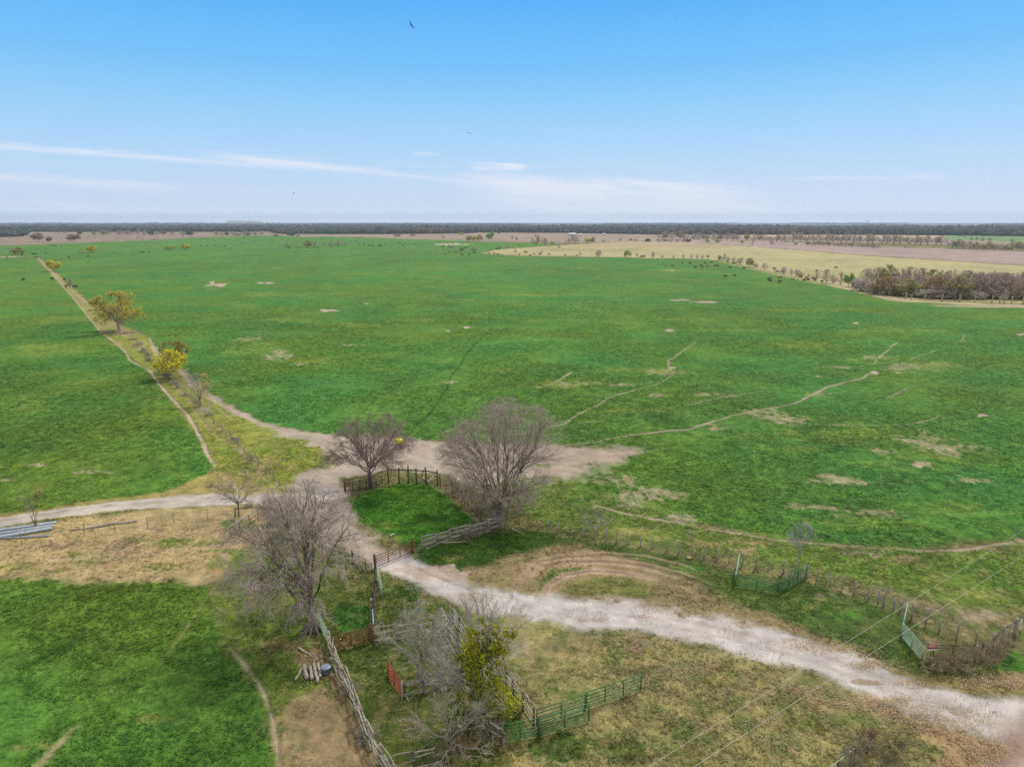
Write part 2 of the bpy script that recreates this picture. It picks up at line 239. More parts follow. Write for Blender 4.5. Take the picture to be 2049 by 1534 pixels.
for (cx,cy,w,h,c_,t) in [(1200,1196,20,5,C(120,112,66),.3),(1240,1202,16,6,C(110,110,58),.3),(1330,1212,24,7,C(104,110,50),.3),(1500,1250,40,8,C(168,156,130),.4),(1370,1225,24,9,C(140,116,70),.3),(1420,1235,30,6,C(168,152,126),.4),(1480,1245,20,9,C(136,116,70),.3),(1590,1280,60,8,C(170,162,140),.42),(1720,1310,30,8,C(108,112,62),.4),(1730,1365,34,9,C(158,142,112),.25),(1690,1348,24,5,C(170,156,130),.35),(1180,1240,60,8,C(190,176,160),.4),(1050,1215,50,10,C(196,182,168),.4),(1270,1232,60,5,C(186,172,156),.45),(1440,1270,80,6,C(190,178,164),.45)]:
    patch(cx,cy,w,h,c_,.3,t,1.2,.8)
poly([(1930,1560),(1970,1510),(2010,1470),(2049,1435),(2120,1385),(2400,1340),(3000,1400),(3000,2000),(1900,1900)], C(182,164,149), 'dirt_road', .05, 1.6, 1.2, wsc=2)
line([(2100,1435),(2049,1472),(2005,1518),(1970,1570)], .85, C(146,126,108), None, .1, .5, .4, st=.7)
# verge beside the public road, leaf litter tone
poly([(1740,1392),(1800,1430),(1900,1456),(1990,1492),(2010,1500),(1965,1560),(1880,1560),(1880,1500),(1840,1460),(1760,1420)], C(168,142,106), None, .5, .6, 1.0, st=.8, wsc=1.5)
poly([(1770,1335),(1860,1355),(1960,1350),(2049,1345),(2500,1330),(2500,1385),(2049,1392),(1960,1388),(1860,1371)], C(142,132,82), None, .6, .6, .9, wsc=1.5)
patch(2020,1320,40,30,C(70,124,40),.9,.2,2,.9); patch(1990,1365,70,10,C(170,148,108),.5,.35,1.5,.8)
# cattle trails
line([(1050,1058),(1166,1076),(1282,1097),(1407,1120),(1537,1144),(1614,1156),(1709,1189),(1800,1226),(1880,1264),(1951,1300)], .45, C(146,130,104), None, .4, .5, .8, .65, 1.5)
line([(880,974),(918,997),(953,1032),(985,1058)], .9, C(138,118,96), None, .4, .6, .9, .7, 1.5)
line([(262,676),(345,764),(412,832),(503,920),(600,1008)], .5, C(150,136,108), None, .4, .5, .8, .6, 1.5)
TR = C(180,164,140)
T_ = lambda pts, hw=.45, st=.9, c_=TR: line(pts, hw, c_, 'path', .1, .22, .35, st, 2.0)
T_([(75,515),(112,556),(150,600),(205,668),(225,680),(250,702),(262,722),(300,742),(318,768),(345,798),(375,830),(395,862),(408,888),(418,912),(440,945)], .5, 1)
T_([(440,945),(470,975),(500,995)], .5, .6)
T_([(85,524),(140,578),(200,626),(215,638)], .5, .9); T_([(298,672),(306,690),(312,712),(330,722)], .5, .9)
T_([(360,748),(375,765),(400,790),(440,808),(500,838),(560,856)], .45, .8); T_([(430,812),(450,828),(470,842)], .3, .6)
T_([(335,752),(350,775),(380,805),(400,838),(430,870),(480,900),(500,930),(540,965),(570,995)], .5, .5, C(160,142,112))
T_([(1075,862),(1130,848),(1165,826),(1200,808),(1218,797),(1250,785),(1285,777),(1310,770),(1345,750),(1348,744),(1338,735),(1340,722),(1362,705),(1400,680)], .35, .85)
T_([(1110,895),(1135,890),(1200,882),(1270,870),(1330,862),(1375,858),(1420,844),(1480,828),(1530,818),(1590,806),(1622,792),(1650,776),(1680,768),(1730,756),(1755,740)], .45, 1)
T_([(1370,811),(1440,795),(1500,787),(1535,779)], .3, .8); T_([(1742,732),(1760,716),(1780,698),(1800,680)], .35, .7); T_([(1785,734),(1845,710),(1880,697)], .35, .6)
T_([(1560,852),(1640,850),(1720,850),(1810,849),(1850,843),(1880,832),(1912,828)], .25, .6); T_([(1765,800),(1800,784),(1820,774),(1850,768)], .3, .7); T_([(1905,690),(1925,680),(1932,668)], .25, .5)
T_([(1150,740),(1130,753),(1105,765),(1075,773)], .35, .8); T_([(868,880),(890,865),(912,857),(940,838)], .3, .8); T_([(1140,848),(1200,842),(1215,842)], .25, .5)
T_([(1230,906),(1285,903),(1330,897)], .4, .6); T_([(925,876),(960,862),(1000,850)], .3, .5)
T_([(1130,988),(1190,1008),(1250,1026),(1330,1040),(1420,1057),(1500,1070),(1560,1080),(1700,1090),(1850,1099),(1950,1097),(2049,1080),(2200,1050)], .38, .85)
T_([(455,1280),(470,1305),(492,1335),(520,1372),(538,1410),(550,1450),(560,1500),(565,1580)], .32, .75); T_([(495,1092),(470,1110),(440,1160),(400,1220),(372,1262),(340,1300),(318,1330),(290,1362),(265,1385)], .2, .55, C(140,134,80))
T_([(155,1462),(120,1495),(80,1530),(40,1570)], .45, .7, C(170,156,124)); T_([(140,935),(190,941),(245,950)], .25, .8); T_([(620,1260),(640,1310),(680,1380),(700,1440),(740,1520),(780,1620)], .75, .7, C(134,114,92))
T_([(420,1095),(480,1085),(530,1078),(545,1060)], .8, .7, C(178,156,126)); T_([(60,1120),(200,1118),(330,1100),(430,1090),(500,1080)], .3, .5)
line([(810,872),(850,835),(880,800),(893,775),(905,752),(935,705),(975,665),(990,650)], .35, C(34,84,32), None, 1, .3, .3, .8); line([(860,878),(930,838),(1020,800),(1060,780)], .3, C(36,86,32), None, 1, .3, .3, .6); line([(1210,845),(1280,822),(1400,770),(1480,735)], .3, C(36,86,32), None, 1, .3, .3, .5)
line([(1570,690),(1640,665),(1700,640)], .5, C(40,88,36), None, 1, .5, .3, .6); line([(1375,859),(1620,835),(1750,800),(1850,765),(2000,720)], .3, C(40,88,36), None, 1, .4, .3, .5)
for (q0, q1) in [((596,835),(628,795)),((606,838),(640,796)),((1230,800),(1330,760)),((700,850),(760,790)),((720,856),(782,796)),((1000,830),(1120,770)),((1470,700),(1560,668)),((1290,690),(1400,640)),((980,775),(1040,735)),((1650,905),(1800,860)),((1050,690),(1100,655)),((60,1290),(200,1210)),((30,1350),(180,1265))]: line([q0, ((q0[0]+q1[0])/2+3, (q0[1]+q1[1])/2-2), q1], .26, C(42,88,34), None, 1, .3, .3, .55)
line([(1940,840),(1990,800),(2049,770)], .35, C(40,88,36), None, 1, .4, .3, .6)
line([(1880,612),(2049,614),(2500,622)], 3, C(186,170,140), 'path', .2, 1.5, 2, .9, 8); line([(1640,566),(1700,575),(1760,592),(1800,601),(1900,606),(2049,611),(2500,622)], 4.5, C(186,172,142), 'path', .2, 1.5, 2, 1, 8)
line([(1440,522),(1550,548),(1650,569)], 4, C(150,156,96), None, .5, 2, 2, .9, 8); line([(950,507),(1050,511.5),(1200,514),(1430,519)], 4, C(110,96,70), None, .4, 2, 3, .7, 12); line([(1400,487),(1560,497),(1750,512),(2049,531),(2600,556)], 5, C(120,108,84), None, .4, 3, 6, .8, 20)
line([(0,514),(68,513)], 2.5, C(186,170,136), None, .3, 1.5, 2, .9, 8); line([(990,499),(1080,493),(1150,488)], 5, C(84,96,56), None, .4, 3, 5, .8, 20)
# bare and thin places in the crop
for a in [(440,570,28,4,.12),(425,566,9,4,.1),(532,566,24,2.2,.1),(658,621,34,3.5,.15),(935,655,11,2.5,.1),(895,662,8,1.6,.2),(1340,661,20,5,.3),(1362,600,36,2,.2),(1410,604,40,2.2,.2),(1345,541,26,2.4,.3),(1345,736,13,3,.1),(1965,831,17,4,.05),(1847,929,26,8,.12),(1712,646,9,2.4,.15),(2045,669,14,3,.15),(735,607,14,2,.3),(1752,745,12,5,.2),(905,489,48,2.6,.25),(1640,752,14,4,.35)]:
    patch(a[0],a[1],a[2],a[3],C(182,166,146),.1,a[4],None,1)
for a in [(500,677,60,9),(545,710,55,18),(600,728,30,6),(1560,836,90,24),(1520,825,60,14),(1590,842,70,14),(1840,734,110,14),(1750,715,60,8),(1690,735,80,6),(1320,990,150,22),(1240,960,70,20),(1620,1014,80,12),(1590,1008,40,9),(1740,1030,150,16),(1830,880,120,26),(1900,900,120,26),(1780,905,70,16),(1940,960,50,12),(1440,855,70,10),(1700,960,150,20),(905,763,34,5),(1250,770,60,8),(1330,745,70,10),(1120,770,70,10),(1430,790,60,8),(1640,790,60,10),(1180,765,60,6),(1320,790,40,7),(180,945,70,8),(20,960,30,6),(700,690,40,3),(1700,850,60,5),(80,930,50,5)]:
    patch(*a, C(118,136,66), .7, .30, max(1.2, mpp(a[0],a[1])*12), .7, None, .4); patch(*a, C(176,160,134), .3, .50, max(1.0, mpp(a[0],a[1])*6), .85, None, .22)
for a in [(1500,660,170,7),(1620,690,160,12),(1750,720,150,12),(1380,640,120,5),(1250,598,60,3),(950,600,90,3),(1050,610,60,3),(700,650,150,10),(560,590,90,5),(480,610,90,6),(820,640,90,6),(880,720,70,10),(1000,740,80,9),(1250,740,140,12),(1480,870,200,14),(1700,870,260,30),(1850,930,220,50),(1600,900,160,20),(1300,820,160,12),(640,720,90,12),(780,740,60,12),(1350,540,60,4),(1170,536,70,2),(920,600,50,3),(1090,640,90,5),(500,690,130,26),(1140,765,130,14),(100,700,120,30),(60,800,140,40),(250,870,120,24),(150,930,160,16),(350,950,60,14),(300,800,60,20),(120,640,80,16),(1900,730,120,20),(1580,620,160,5),(1800,660,160,8),(600,640,100,6),(1050,590,160,4),(1930,1020,200,28),(1700,1050,200,20)]:
    patch(*a, C(130,152,64), .9, .34, max(2.0, mpp(a[0],a[1])*14), .75, None, .35)
for a in [(150,1250,160,30),(330,1230,90,26),(80,1400,160,40),(350,1440,110,30),(240,1330,130,30),(420,1300,60,50),(60,1190,90,12)]:
    patch(*a, C(100,136,50), 1, .42, 3.0, .55, None, .2)
patch(310,1440,50,16,C(124,130,58),.8,.35,2,.7); patch(215,1252,14,4,C(150,140,100),.4,.3,1,.8); patch(230,1380,20,8,C(150,140,96),.5,.4,1,.7)
for a in [(30,1500,40,14),(90,1490,40,14)]: patch(*a, C(140,138,84), .6, .45, 1.5, .7)

def evalground(x, y, tuft=False):
    n = len(x); d = np.hypot(x, y)
    f1 = fbm(x, y, 9, 4, 3); f2 = fbm(x, y, 1.6, 3, 5); f3 = fbm(x, y*.6, 40, 3, 8)
    colr = np.empty((n, 3)); colr[:] = C(116,116,72)
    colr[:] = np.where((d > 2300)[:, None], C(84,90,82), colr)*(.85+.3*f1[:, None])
    veg = np.full(n, .7); cls = np.zeros(n, np.int8)
    fw = {}
    for (kind, data, cc, vg, cl_, soft, warp, st, wsc, spk) in GC:
        if kind == 'poly':
            P = np.array(data); mrg = soft+warp+1
            sel = np.nonzero((x > P[:,0].min()-mrg)&(x < P[:,0].max()+mrg)&(y > P[:,1].min()-mrg)&(y < P[:,1].max()+mrg))[0]
            if not len(sel): continue
            X, Y = x[sel], y[sel]
            inside = np.zeros(len(X), bool); dist = np.full(len(X), 1e9)
            for i in range(len(P)):
                ax, ay = P[i]; bx, by = P[(i+1) % len(P)]
                cnd = (ay > Y) != (by > Y)
                inside ^= cnd & (X < (bx-ax)*(Y-ay)/((by-ay) if by != ay else 1e-9)+ax)
                dist = np.minimum(dist, segdist(X, Y, ax, ay, bx, by))
            s = np.where(inside, dist, -dist)
            near = np.abs(s) < mrg*2
            w = np.zeros(len(X)); w[near] = (fbm(X[near], Y[near], wsc, 4, 21)-.5)*2*warp
            m = sstep(s+w, -soft, soft)
        elif kind == 'line':
            pts, hw = data; P = np.array(pts); mrg = hw+soft+warp+.5
            sel = np.nonzero((x > P[:,0].min()-mrg)&(x < P[:,0].max()+mrg)&(y > P[:,1].min()-mrg)&(y < P[:,1].max()+mrg))[0]
            if not len(sel): continue
            X, Y = x[sel], y[sel]
            wx = (fbm(X, Y, 7, 2, 51)-.5)*1.6*min(1, hw+.3)
            dist = np.full(len(X), 1e9)
            for i in range(len(P)-1): dist = np.minimum(dist, segdist(X+wx, Y-wx, *P[i], *P[i+1]))
            w = (fbm(X, Y, wsc, 3, 33)-.5)*2*warp
            m = sstep(hw*(.7+.6*fbm(X, Y, 5, 2, 57))-dist+w*.6, -soft, soft)*np.clip(.35+1.1*fbm(X, Y, 8, 3, 59), .3, 1)**(1 if hw < .8 else .3)
            if hw < .8:
                fl = min(9., .22*np.hypot(*(P[-1]-P[0]))+.1); m = m*sstep(np.minimum(np.hypot(X-P[0,0], Y-P[0,1]), np.hypot(X-P[-1,0], Y-P[-1,1])), 0, fl)
        else:
            (c0, e1, e2, thr, sc, ss) = data; L = abs(e1)+abs(e2[0])+1; Ly = abs(e2[1])*1.5+1
            sel = np.nonzero((np.abs(x-c0[0]) < L*1.5)&(np.abs(y-c0[1]) < Ly))[0]
            if not len(sel): continue
            X, Y = x[sel]-c0[0], y[sel]-c0[1]
            b = Y/e2[1]; a = (X-b*e2[0])/e1
            sd_ = int(abs(c0[0]*7)) % 997
            xx = x[sel]; y2 = y[sel]
            wq = fbm(xx, y2*.7, max(2.5, abs(e1)*.8), 3, sd_+5)-.5; wr = fbm(xx, y2*.7, max(1.2, abs(e1)*.4), 3, sd_+9)-.5
            r = np.sqrt((a+wq*1.1)**2+(b+wr*1.1)**2)
            fo = 1-sstep(r, .1, 1.15)
            q = fbm(xx+c0[0], y2*.8+c0[1], sc, 5, sd_)
            q2 = fbm(xx, y2*.7, max(.5, sc*.16), 3, sd_+3)
            m = sstep(fo*.9+(q-.5)*1.5+(q2-.5)*.9, thr+.02, thr+.42+ss)*sstep(fo, 0, .35)*(.55+.45*sstep(fbm(xx, y2, max(.35, sc*.1), 2, sd_+13), .35, .62))
            if thr < .28: m = sstep(fo+(q-.5)*.8+(q2-.5)*.3, .3, .46)
        nzk = m > .002
        sel = sel[nzk]; m = m[nzk]*st
        if callable(cc): cv = cc(x[sel], y[sel])
        else: cv = np.broadcast_to(cc, (len(sel), 3))
        colr[sel] = colr[sel]*(1-m[:, None]) + cv*m[:, None]
        veg[sel] = veg[sel]*(1-m) + vg*m
        if cl_: cls[sel[m > .5]] = CLS.index(cl_)
    # natural variation of the plants and soil themselves
    iscrop = np.clip((veg-.85)/.15, 0, 1)
    far = sstep(d, 60, 320)
    tone = 1 + (f1-.5)*.35 + (f2-.5)*(.5*(1-far)+.12) + (f3-.5)*.3
    colr *= np.clip(tone, .55, 1.6)[:, None]
    hue = (fbm(x, y, 22, 3, 61)-.5)*iscrop
    colr[:, 0] *= 1.06+hue*.9; colr[:, 1] *= .99; colr[:, 2] *= 1-hue*.5
    # dry stems among green pasture
    mid = np.clip(1-np.abs(veg-.7)/.25, 0, 1)
    dry = mid*sstep(fbm(x, y, .9, 3, 71), .5, .68)*(1-far*.6)
    colr += (C(168,152,104)-colr)*(dry*.5)[:, None]
    grn = mid*sstep(fbm(x, y, 1.4, 3, 75), .52, .7)*(1-far*.6)
    colr += (C(84,118,44)-colr)*(grn*.4)[:, None]
    low = np.clip(1-veg/.25, 0, 1)
    colr *= (1+(fbm(x, y, .7, 3, 77)-.5)*.28*low*(1-far*.6))[:, None]
    return np.clip(colr, .004, .85), veg, cls
CLS = ['ground', 'field', 'plowed_field', 'stubble_field', 'crop_field', 'dirt', 'grass', 'dirt_road', 'path']
# ------------------------------------------------------------------ mesh and material helpers
def newmat(name, base=(.5,.5,.5), rough=.8, attr=None, noise=None, bump=0, bscale=8, metallic=0, var=.25, spec=.3, sub=0):
    m = bpy.data.materials.new(name); m.use_nodes = True; nt = m.node_tree; n = nt.nodes; l = nt.links
    b = n['Principled BSDF']; b.inputs['Roughness'].default_value = rough; b.inputs['Metallic'].default_value = metallic
    b.inputs['Specular IOR Level'].default_value = spec
    tcn = n.new('ShaderNodeTexCoord')
    nzn = n.new('ShaderNodeTexNoise'); nzn.inputs['Scale'].default_value = bscale; nzn.inputs['Detail'].default_value = 5; l.new(tcn.outputs['Object'], nzn.inputs['Vector'])
    mr = n.new('ShaderNodeMapRange'); l.new(nzn.outputs['Fac'], mr.inputs[0]); mr.inputs[1].default_value = .25; mr.inputs[2].default_value = .75; mr.inputs[3].default_value = 1-var; mr.inputs[4].default_value = 1+var
    mx = n.new('ShaderNodeMix'); mx.data_type = 'RGBA'; mx.blend_type = 'MULTIPLY'; mx.inputs['Factor'].default_value = 1
    if attr:
        a = n.new('ShaderNodeAttribute'); a.attribute_name = attr; l.new(a.outputs['Color'], mx.inputs['A'])
    else: mx.inputs['A'].default_value = (*base[:3], 1)
    l.new(mr.outputs[0], mx.inputs['B']); l.new(mx.outputs['Result'], b.inputs['Base Color'])
    if bump:
        bp = n.new('ShaderNodeBump'); bp.inputs['Strength'].default_value = bump; bp.inputs['Distance'].default_value = .02; l.new(nzn.outputs['Fac'], bp.inputs['Height']); l.new(bp.outputs[0], b.inputs['Normal'])
    return m
def mesh_np(name, verts, faces_flat, fsizes, mat=None, colors=None, smooth=False):
    me = bpy.data.meshes.new(name); nv = len(verts); nl = len(faces_flat); nf = len(fsizes)
    me.vertices.add(nv); me.vertices.foreach_set('co', np.ascontiguousarray(verts, np.float32).ravel())
    me.loops.add(nl); me.loops.foreach_set('vertex_index', np.ascontiguousarray(faces_flat, np.int32))
    me.polygons.add(nf); st = np.zeros(nf, np.int32); st[1:] = np.cumsum(fsizes)[:-1]
    me.polygons.foreach_set('loop_start', st)
    if colors is not None:
        ca = me.color_attributes.new('Col', 'FLOAT_COLOR', 'POINT')
        c4 = np.ones((nv, 4), np.float32); c4[:, :colors.shape[1]] = colors; ca.data.foreach_set('color', c4.ravel())
    me.update(calc_edges=True)
    if smooth: me.polygons.foreach_set('use_smooth', np.ones(nf, bool))
    if mat: me.materials.append(mat)
    return me
def tag(o, label=None, cat=None, group=None, kind=None):
    if label: o['label'] = label
    if cat: o['category'] = cat
    if group: o['group'] = group
    if kind: o['kind'] = kind
    return o
def link(name, me, parent=None, loc=None):
    o = bpy.data.objects.new(name, me); col.objects.link(o)
    if parent: o.parent = parent
    if loc is not None: o.location = loc
    return o
def empty(name, loc=(0,0,0), rz=0, label=None, cat=None, group=None):
    o = bpy.data.objects.new(name, None); col.objects.link(o); o.location = loc; o.rotation_euler = (0,0,rz); o.empty_display_size = .3
    return tag(o, label, cat, group)
def copy_tree(o, parent=None):
    c_ = o.copy(); col.objects.link(c_)
    if parent: c_.parent = parent
    for ch in list(o.children): copy_tree(ch, c_)
    return c_

# ------------------------------------------------------------------ the ground sheet, split by what lies there
gm = bpy.data.materials.new('ground_cover'); gm.use_nodes = True
nt = gm.node_tree; n = nt.nodes; l = nt.links; b = n['Principled BSDF']; b.inputs['Roughness'].default_value = .95; b.inputs['Specular IOR Level'].default_value = .1
at = n.new('ShaderNodeAttribute'); at.attribute_name = 'Col'
va = n.new('ShaderNodeAttribute'); va.attribute_name = 'Veg'
tcn = n.new('ShaderNodeTexCoord')
def gmath(op, a, b_=None, c_=None):
    q = n.new('ShaderNodeMath'); q.operation = op
    for i, v_ in enumerate((a, b_, c_)):
        if v_ is None: continue
        if isinstance(v_, (int, float)): q.inputs[i].default_value = v_
        else: l.new(v_, q.inputs[i])
    return q.outputs[0]
def gnoise(sc, det=3, rough=.6):
    q = n.new('ShaderNodeTexNoise'); q.inputs['Scale'].default_value = sc; q.inputs['Detail'].default_value = det; q.inputs['Roughness'].default_value = rough; l.new(tcn.outputs['Object'], q.inputs['Vector']); return q.outputs['Fac']
na = gnoise(2.0, 4, .7); nb = gnoise(.62, 5, .72); nc = gnoise(.12, 5, .6); ng = gnoise(11, 3, .7)
vegf = va.outputs['Fac']
# tone = 1 + veg*(...)
t1 = gmath('MULTIPLY', gmath('SUBTRACT', na, .5), gmath('MULTIPLY_ADD', vegf, 1.5, .28))
t2 = gmath('MULTIPLY', gmath('SUBTRACT', nb, .5), gmath('MULTIPLY_ADD', vegf, 2.0, .2))
t3 = gmath('MULTIPLY', gmath('SUBTRACT', nc, .5), gmath('MULTIPLY_ADD', vegf, .5, .15))
t4 = gmath('MULTIPLY', gmath('SUBTRACT', ng, .5), .5)
tone = gmath('MAXIMUM', gmath('ADD', gmath('ADD', gmath('ADD', t1, t2), gmath('ADD', t3, t4)), 1.0), .35)
mx = n.new('ShaderNodeMix'); mx.data_type = 'RGBA'; mx.blend_type = 'MULTIPLY'; mx.inputs['Factor'].default_value = 1
cb = n.new('ShaderNodeCombineXYZ'); l.new(gmath('POWER', tone, 1.15), cb.inputs[0]); l.new(tone, cb.inputs[1]); l.new(gmath('POWER', tone, .9), cb.inputs[2])
l.new(at.outputs['Color'], mx.inputs['A']); l.new(cb.outputs[0], mx.inputs['B']); l.new(mx.outputs['Result'], b.inputs['Base Color'])
bp = n.new('ShaderNodeBump'); bp.inputs['Distance'].default_value = 1.0; bp.inputs['Strength'].default_value = 1.0
hh = gmath('ADD', gmath('MULTIPLY', na, gmath('MULTIPLY_ADD', vegf, .22, .02)), gmath('MULTIPLY', nb, gmath('MULTIPLY_ADD', vegf, .5, .05)))
hh = gmath('ADD', hh, gmath('MULTIPLY', ng, .015))
l.new(hh, bp.inputs['Height']); l.new(bp.outputs[0], b.inputs['Normal'])

az = np.concatenate([np.arange(-180, -50, 5.), np.arange(-50, -38.5, .5), np.arange(-38.5, 38.5, .058), np.arange(38.5, 50, .5), np.arange(50, 180, 5.)])
dep = np.concatenate([[89.9, 80, 70, 60, 55, 51, 49], np.arange(48, 20, -.062), np.arange(20, .6, -.05), [.55,.5,.45,.4,.36,.33,.3,.27,.24,.21,.18,.15,.13,.11]])
A, D = np.meshgrid(np.radians(az), H/np.tan(np.radians(dep)))
gx = (D*np.sin(A)).ravel(); gy = (D*np.cos(A)).ravel()
nA, nD = len(az), len(dep)
gcol, gveg, gcls = evalground(gx, gy)
gz = (fbm(gx, gy, 2.2, 3, 91)-.5)*.22*gveg*(1-sstep(np.hypot(gx, gy), 90, 220)) + (fbm(gx, gy, 14, 2, 95)-.5)*.25*(1-sstep(np.hypot(gx, gy), 200, 500))
# worn tracks and roads lie a little lower
gv = np.stack([gx, gy, gz], 1)
j, i = np.meshgrid(np.arange(nA), np.arange(nD-1))
jn = (j+1) % nA
F = np.stack([i*nA+j, (i+1)*nA+j, (i+1)*nA+jn, i*nA+jn], -1).reshape(-1, 4)[:, ::-1]
fc = gcls[F].max(axis=1)
# crop fields: three separate ones
def in_poly(px_, py_, P):
    P = np.array([G(*p) for p in P]); ins = np.zeros(len(px_), bool)
    for q in range(len(P)):
        ax, ay = P[q]; bx, by = P[(q+1) % len(P)]
        cnd = (ay > py_) != (by > py_)
        ins ^= cnd & (px_ < (bx-ax)*(py_-ay)/((by-ay) if by != ay else 1e-9)+ax)
    return ins
fcx = gx[F].mean(1); fcy = gy[F].mean(1)
sub = np.zeros(len(F), np.int8)
k = CLS.index('crop_field'); s4 = np.nonzero(fc == k)[0]
sub[s4] = 1; sub[s4[(fcx[s4] < G(150,600)[0]*0+ (fcy[s4]-G(436,940)[1])*((G(70,512)[0]-G(436,940)[0])/(G(70,512)[1]-G(436,940)[1]))+G(436,940)[0])&(fcy[s4] > G(0,1040)[1]-15)]] = 2
sub[s4[(fcy[s4] < G(0,1120)[1])&(fcx[s4] < G(560,1500)[0]+8)]] = 3
SL = {'ground': 'ground', 'field': 'distant bare pasture'}
for ci, cname in enumerate(CLS):
    for sb in ((0,) if cname != 'crop_field' else (0, 1, 2, 3)):
        fs = np.nonzero((fc == ci)&((sub == sb) if cname == 'crop_field' else True))[0]
        if not len(fs): continue
        Fi = F[fs]; uq, inv = np.unique(Fi.ravel(), return_inverse=True)
        me = mesh_np(cname, gv[uq], inv.astype(np.int32), np.full(len(fs), 4, np.int32), gm, gcol[uq], smooth=True)
        va_ = me.attributes.new('Veg', 'FLOAT', 'POINT'); va_.data.foreach_set('value', gveg[uq].astype(np.float32))
        o = link(cname, me); tag(o, kind='structure')
# ------------------------------------------------------------------ trees: arcs grown level by level, skinned as tubes
def nrm(v): return v/np.maximum(np.linalg.norm(v, axis=-1, keepdims=True), 1e-9)
class Geo:
    def __init__(s): s.v = []; s.f = []; s.n = []; s.c = []; s.k = 0
    def add(s, v, f, c=None):
        v = np.asarray(v, float).reshape(-1, 3); f = np.asarray(f); s.v.append(v); s.f.append((f+s.k).ravel()); s.n.append(np.full(len(f), f.shape[1])); s.k += len(v)
        s.c.append(np.broadcast_to(np.array((1,1,1.)) if c is None else c, (len(v), 3)))
    def build(s, name, mat, smooth=False, colors=False):
        return mesh_np(name, np.concatenate(s.v), np.concatenate(s.f), np.concatenate(s.n), mat, np.concatenate(s.c) if colors else None, smooth)
def tubes(geo, P, Rr, k=3, c=None):
    """P (N,m,3) points, Rr (N,m) radii"""
    P = np.asarray(P, float); Rr = np.asarray(Rr, float); N, m, _ = P.shape
    T = np.empty_like(P); T[:, 1:-1] = P[:, 2:]-P[:, :-2]; T[:, 0] = P[:, 1]-P[:, 0]; T[:, -1] = P[:, -1]-P[:, -2]; T = nrm(T)
    ref = np.where(np.abs(T[..., 2:3]) > .92, np.array([1., 0, 0]), np.array([0, 0, 1.]))
    U = nrm(np.cross(T, ref)); V = np.cross(T, U)
    a = np.arange(k)*2*np.pi/k
    ring = P[:, :, None]+Rr[..., None, None]*(U[:, :, None]*np.cos(a)[:, None]+V[:, :, None]*np.sin(a)[:, None])
    idx = np.arange(N*m*k).reshape(N, m, k)
    q = np.stack([idx[:, :-1], np.roll(idx, -1, 2)[:, :-1], np.roll(idx, -1, 2)[:, 1:], idx[:, 1:]], -1).reshape(-1, 4)
    if c is not None and np.ndim(c) == 2: c = np.repeat(c, m*k, 0)
    geo.add(ring.reshape(-1, 3), q, c)
def arcs(S, Dv, L, Cv, m):
    t = np.linspace(0, 1, m)[None, :, None]
    return S[:, None]+Dv[:, None]*L[:, None, None]*t+Cv[:, None]*L[:, None, None]*t*t
def kids(P, L, n, r, t0=.25, t1=1.0, spread=.9, out=.2, up=.1, lf=.5, lj=.3, curve=.25, centre=None, g=rng, m=4, curve_dir=0.0):
    """n children per parent arc"""
    N, mm, _ = P.shape
    par = np.repeat(np.arange(N), n); t = g.uniform(t0, t1, len(par)); ft = t*(mm-1); i = np.minimum(ft.astype(int), mm-2); fr = (ft-i)[:, None]
    a = P[par, i]; b_ = P[par, i+1]; S = a*(1-fr)+b_*fr; T = nrm(b_-a)
    rd = nrm(g.normal(size=(len(par), 3)))
    d = T+rd*spread
    if centre is not None: d += nrm(S-centre)*out
    d[:, 2] += up; d = nrm(d)
    Lc = L[par]*lf*(1-.45*t)*(1+g.uniform(-lj, lj, len(par)))
    Cv = g.normal(size=(len(par), 3))*curve*.5; Cv[:, 2] += curve_dir
    return arcs(S, d, Lc, Cv, m), Lc, r[par]*.55*(1-.35*t), par
def taper(r, m, end=.35): return r[:, None]*np.linspace(1, end, m)[None]
def clip_env(P, env):
    """pull points that leave the crown's envelope back in"""
    if env is None: return P
    c0, rad = env; q = (P-c0)/rad; d = np.linalg.norm(q, axis=-1, keepdims=True)
    lim = .93+.20*np.abs(np.sin(P[:, :1, :1]*37.7+P[:, :1, 1:2]*19.1))
    f = np.where(d > lim, (lim+.12*(1-np.exp(-(d-lim)*3)))/np.maximum(d, 1e-6), 1)
    P2 = c0+(P-c0)*f
    P2[..., 2] = np.maximum(P2[..., 2], .12)
    return P2
def leaves(geo, C0, size, cols, g=rng, flat=.0, per=1):
    N = len(C0); s = size*g.uniform(.6, 1.3, (N, 1))
    a = nrm(g.normal(size=(N, 3))); b_ = g.normal(size=(N, 3)); b_ = nrm(b_-a*(a*b_).sum(1, keepdims=True))
    v = np.stack([C0-a*s, C0+b_*s*.55, C0+a*s, C0-b_*s*.55], 1).reshape(-1, 3)
    f = np.arange(4*N).reshape(N, 4)
    geo.add(v, f, np.repeat(cols, 4, 0))
bark = newmat('bark', attr='Col', bscale=5, var=.35, bump=.6, rough=.95, spec=.1)
twig = newmat('twig', attr='Col', bscale=2, var=.2, rough=.9, spec=.1)
leafm = newmat('leaf', attr='Col', bscale=1.5, var=.3, rough=.7, spec=.2)
nt = leafm.node_tree; tr = nt.nodes.new('ShaderNodeBsdfTranslucent'); ms = nt.nodes.new('ShaderNodeMixShader'); ms.inputs[0].default_value = .5
outn = [q for q in nt.nodes if q.type == 'OUTPUT_MATERIAL'][0]; pb = nt.nodes['Principled BSDF']
lk = pb.inputs['Base Color'].links[0].from_socket; nt.links.new(lk, tr.inputs[0]); nt.links.new(pb.outputs[0], ms.inputs[1]); nt.links.new(tr.outputs[0], ms.inputs[2]); nt.links.new(ms.outputs[0], outn.inputs[0])

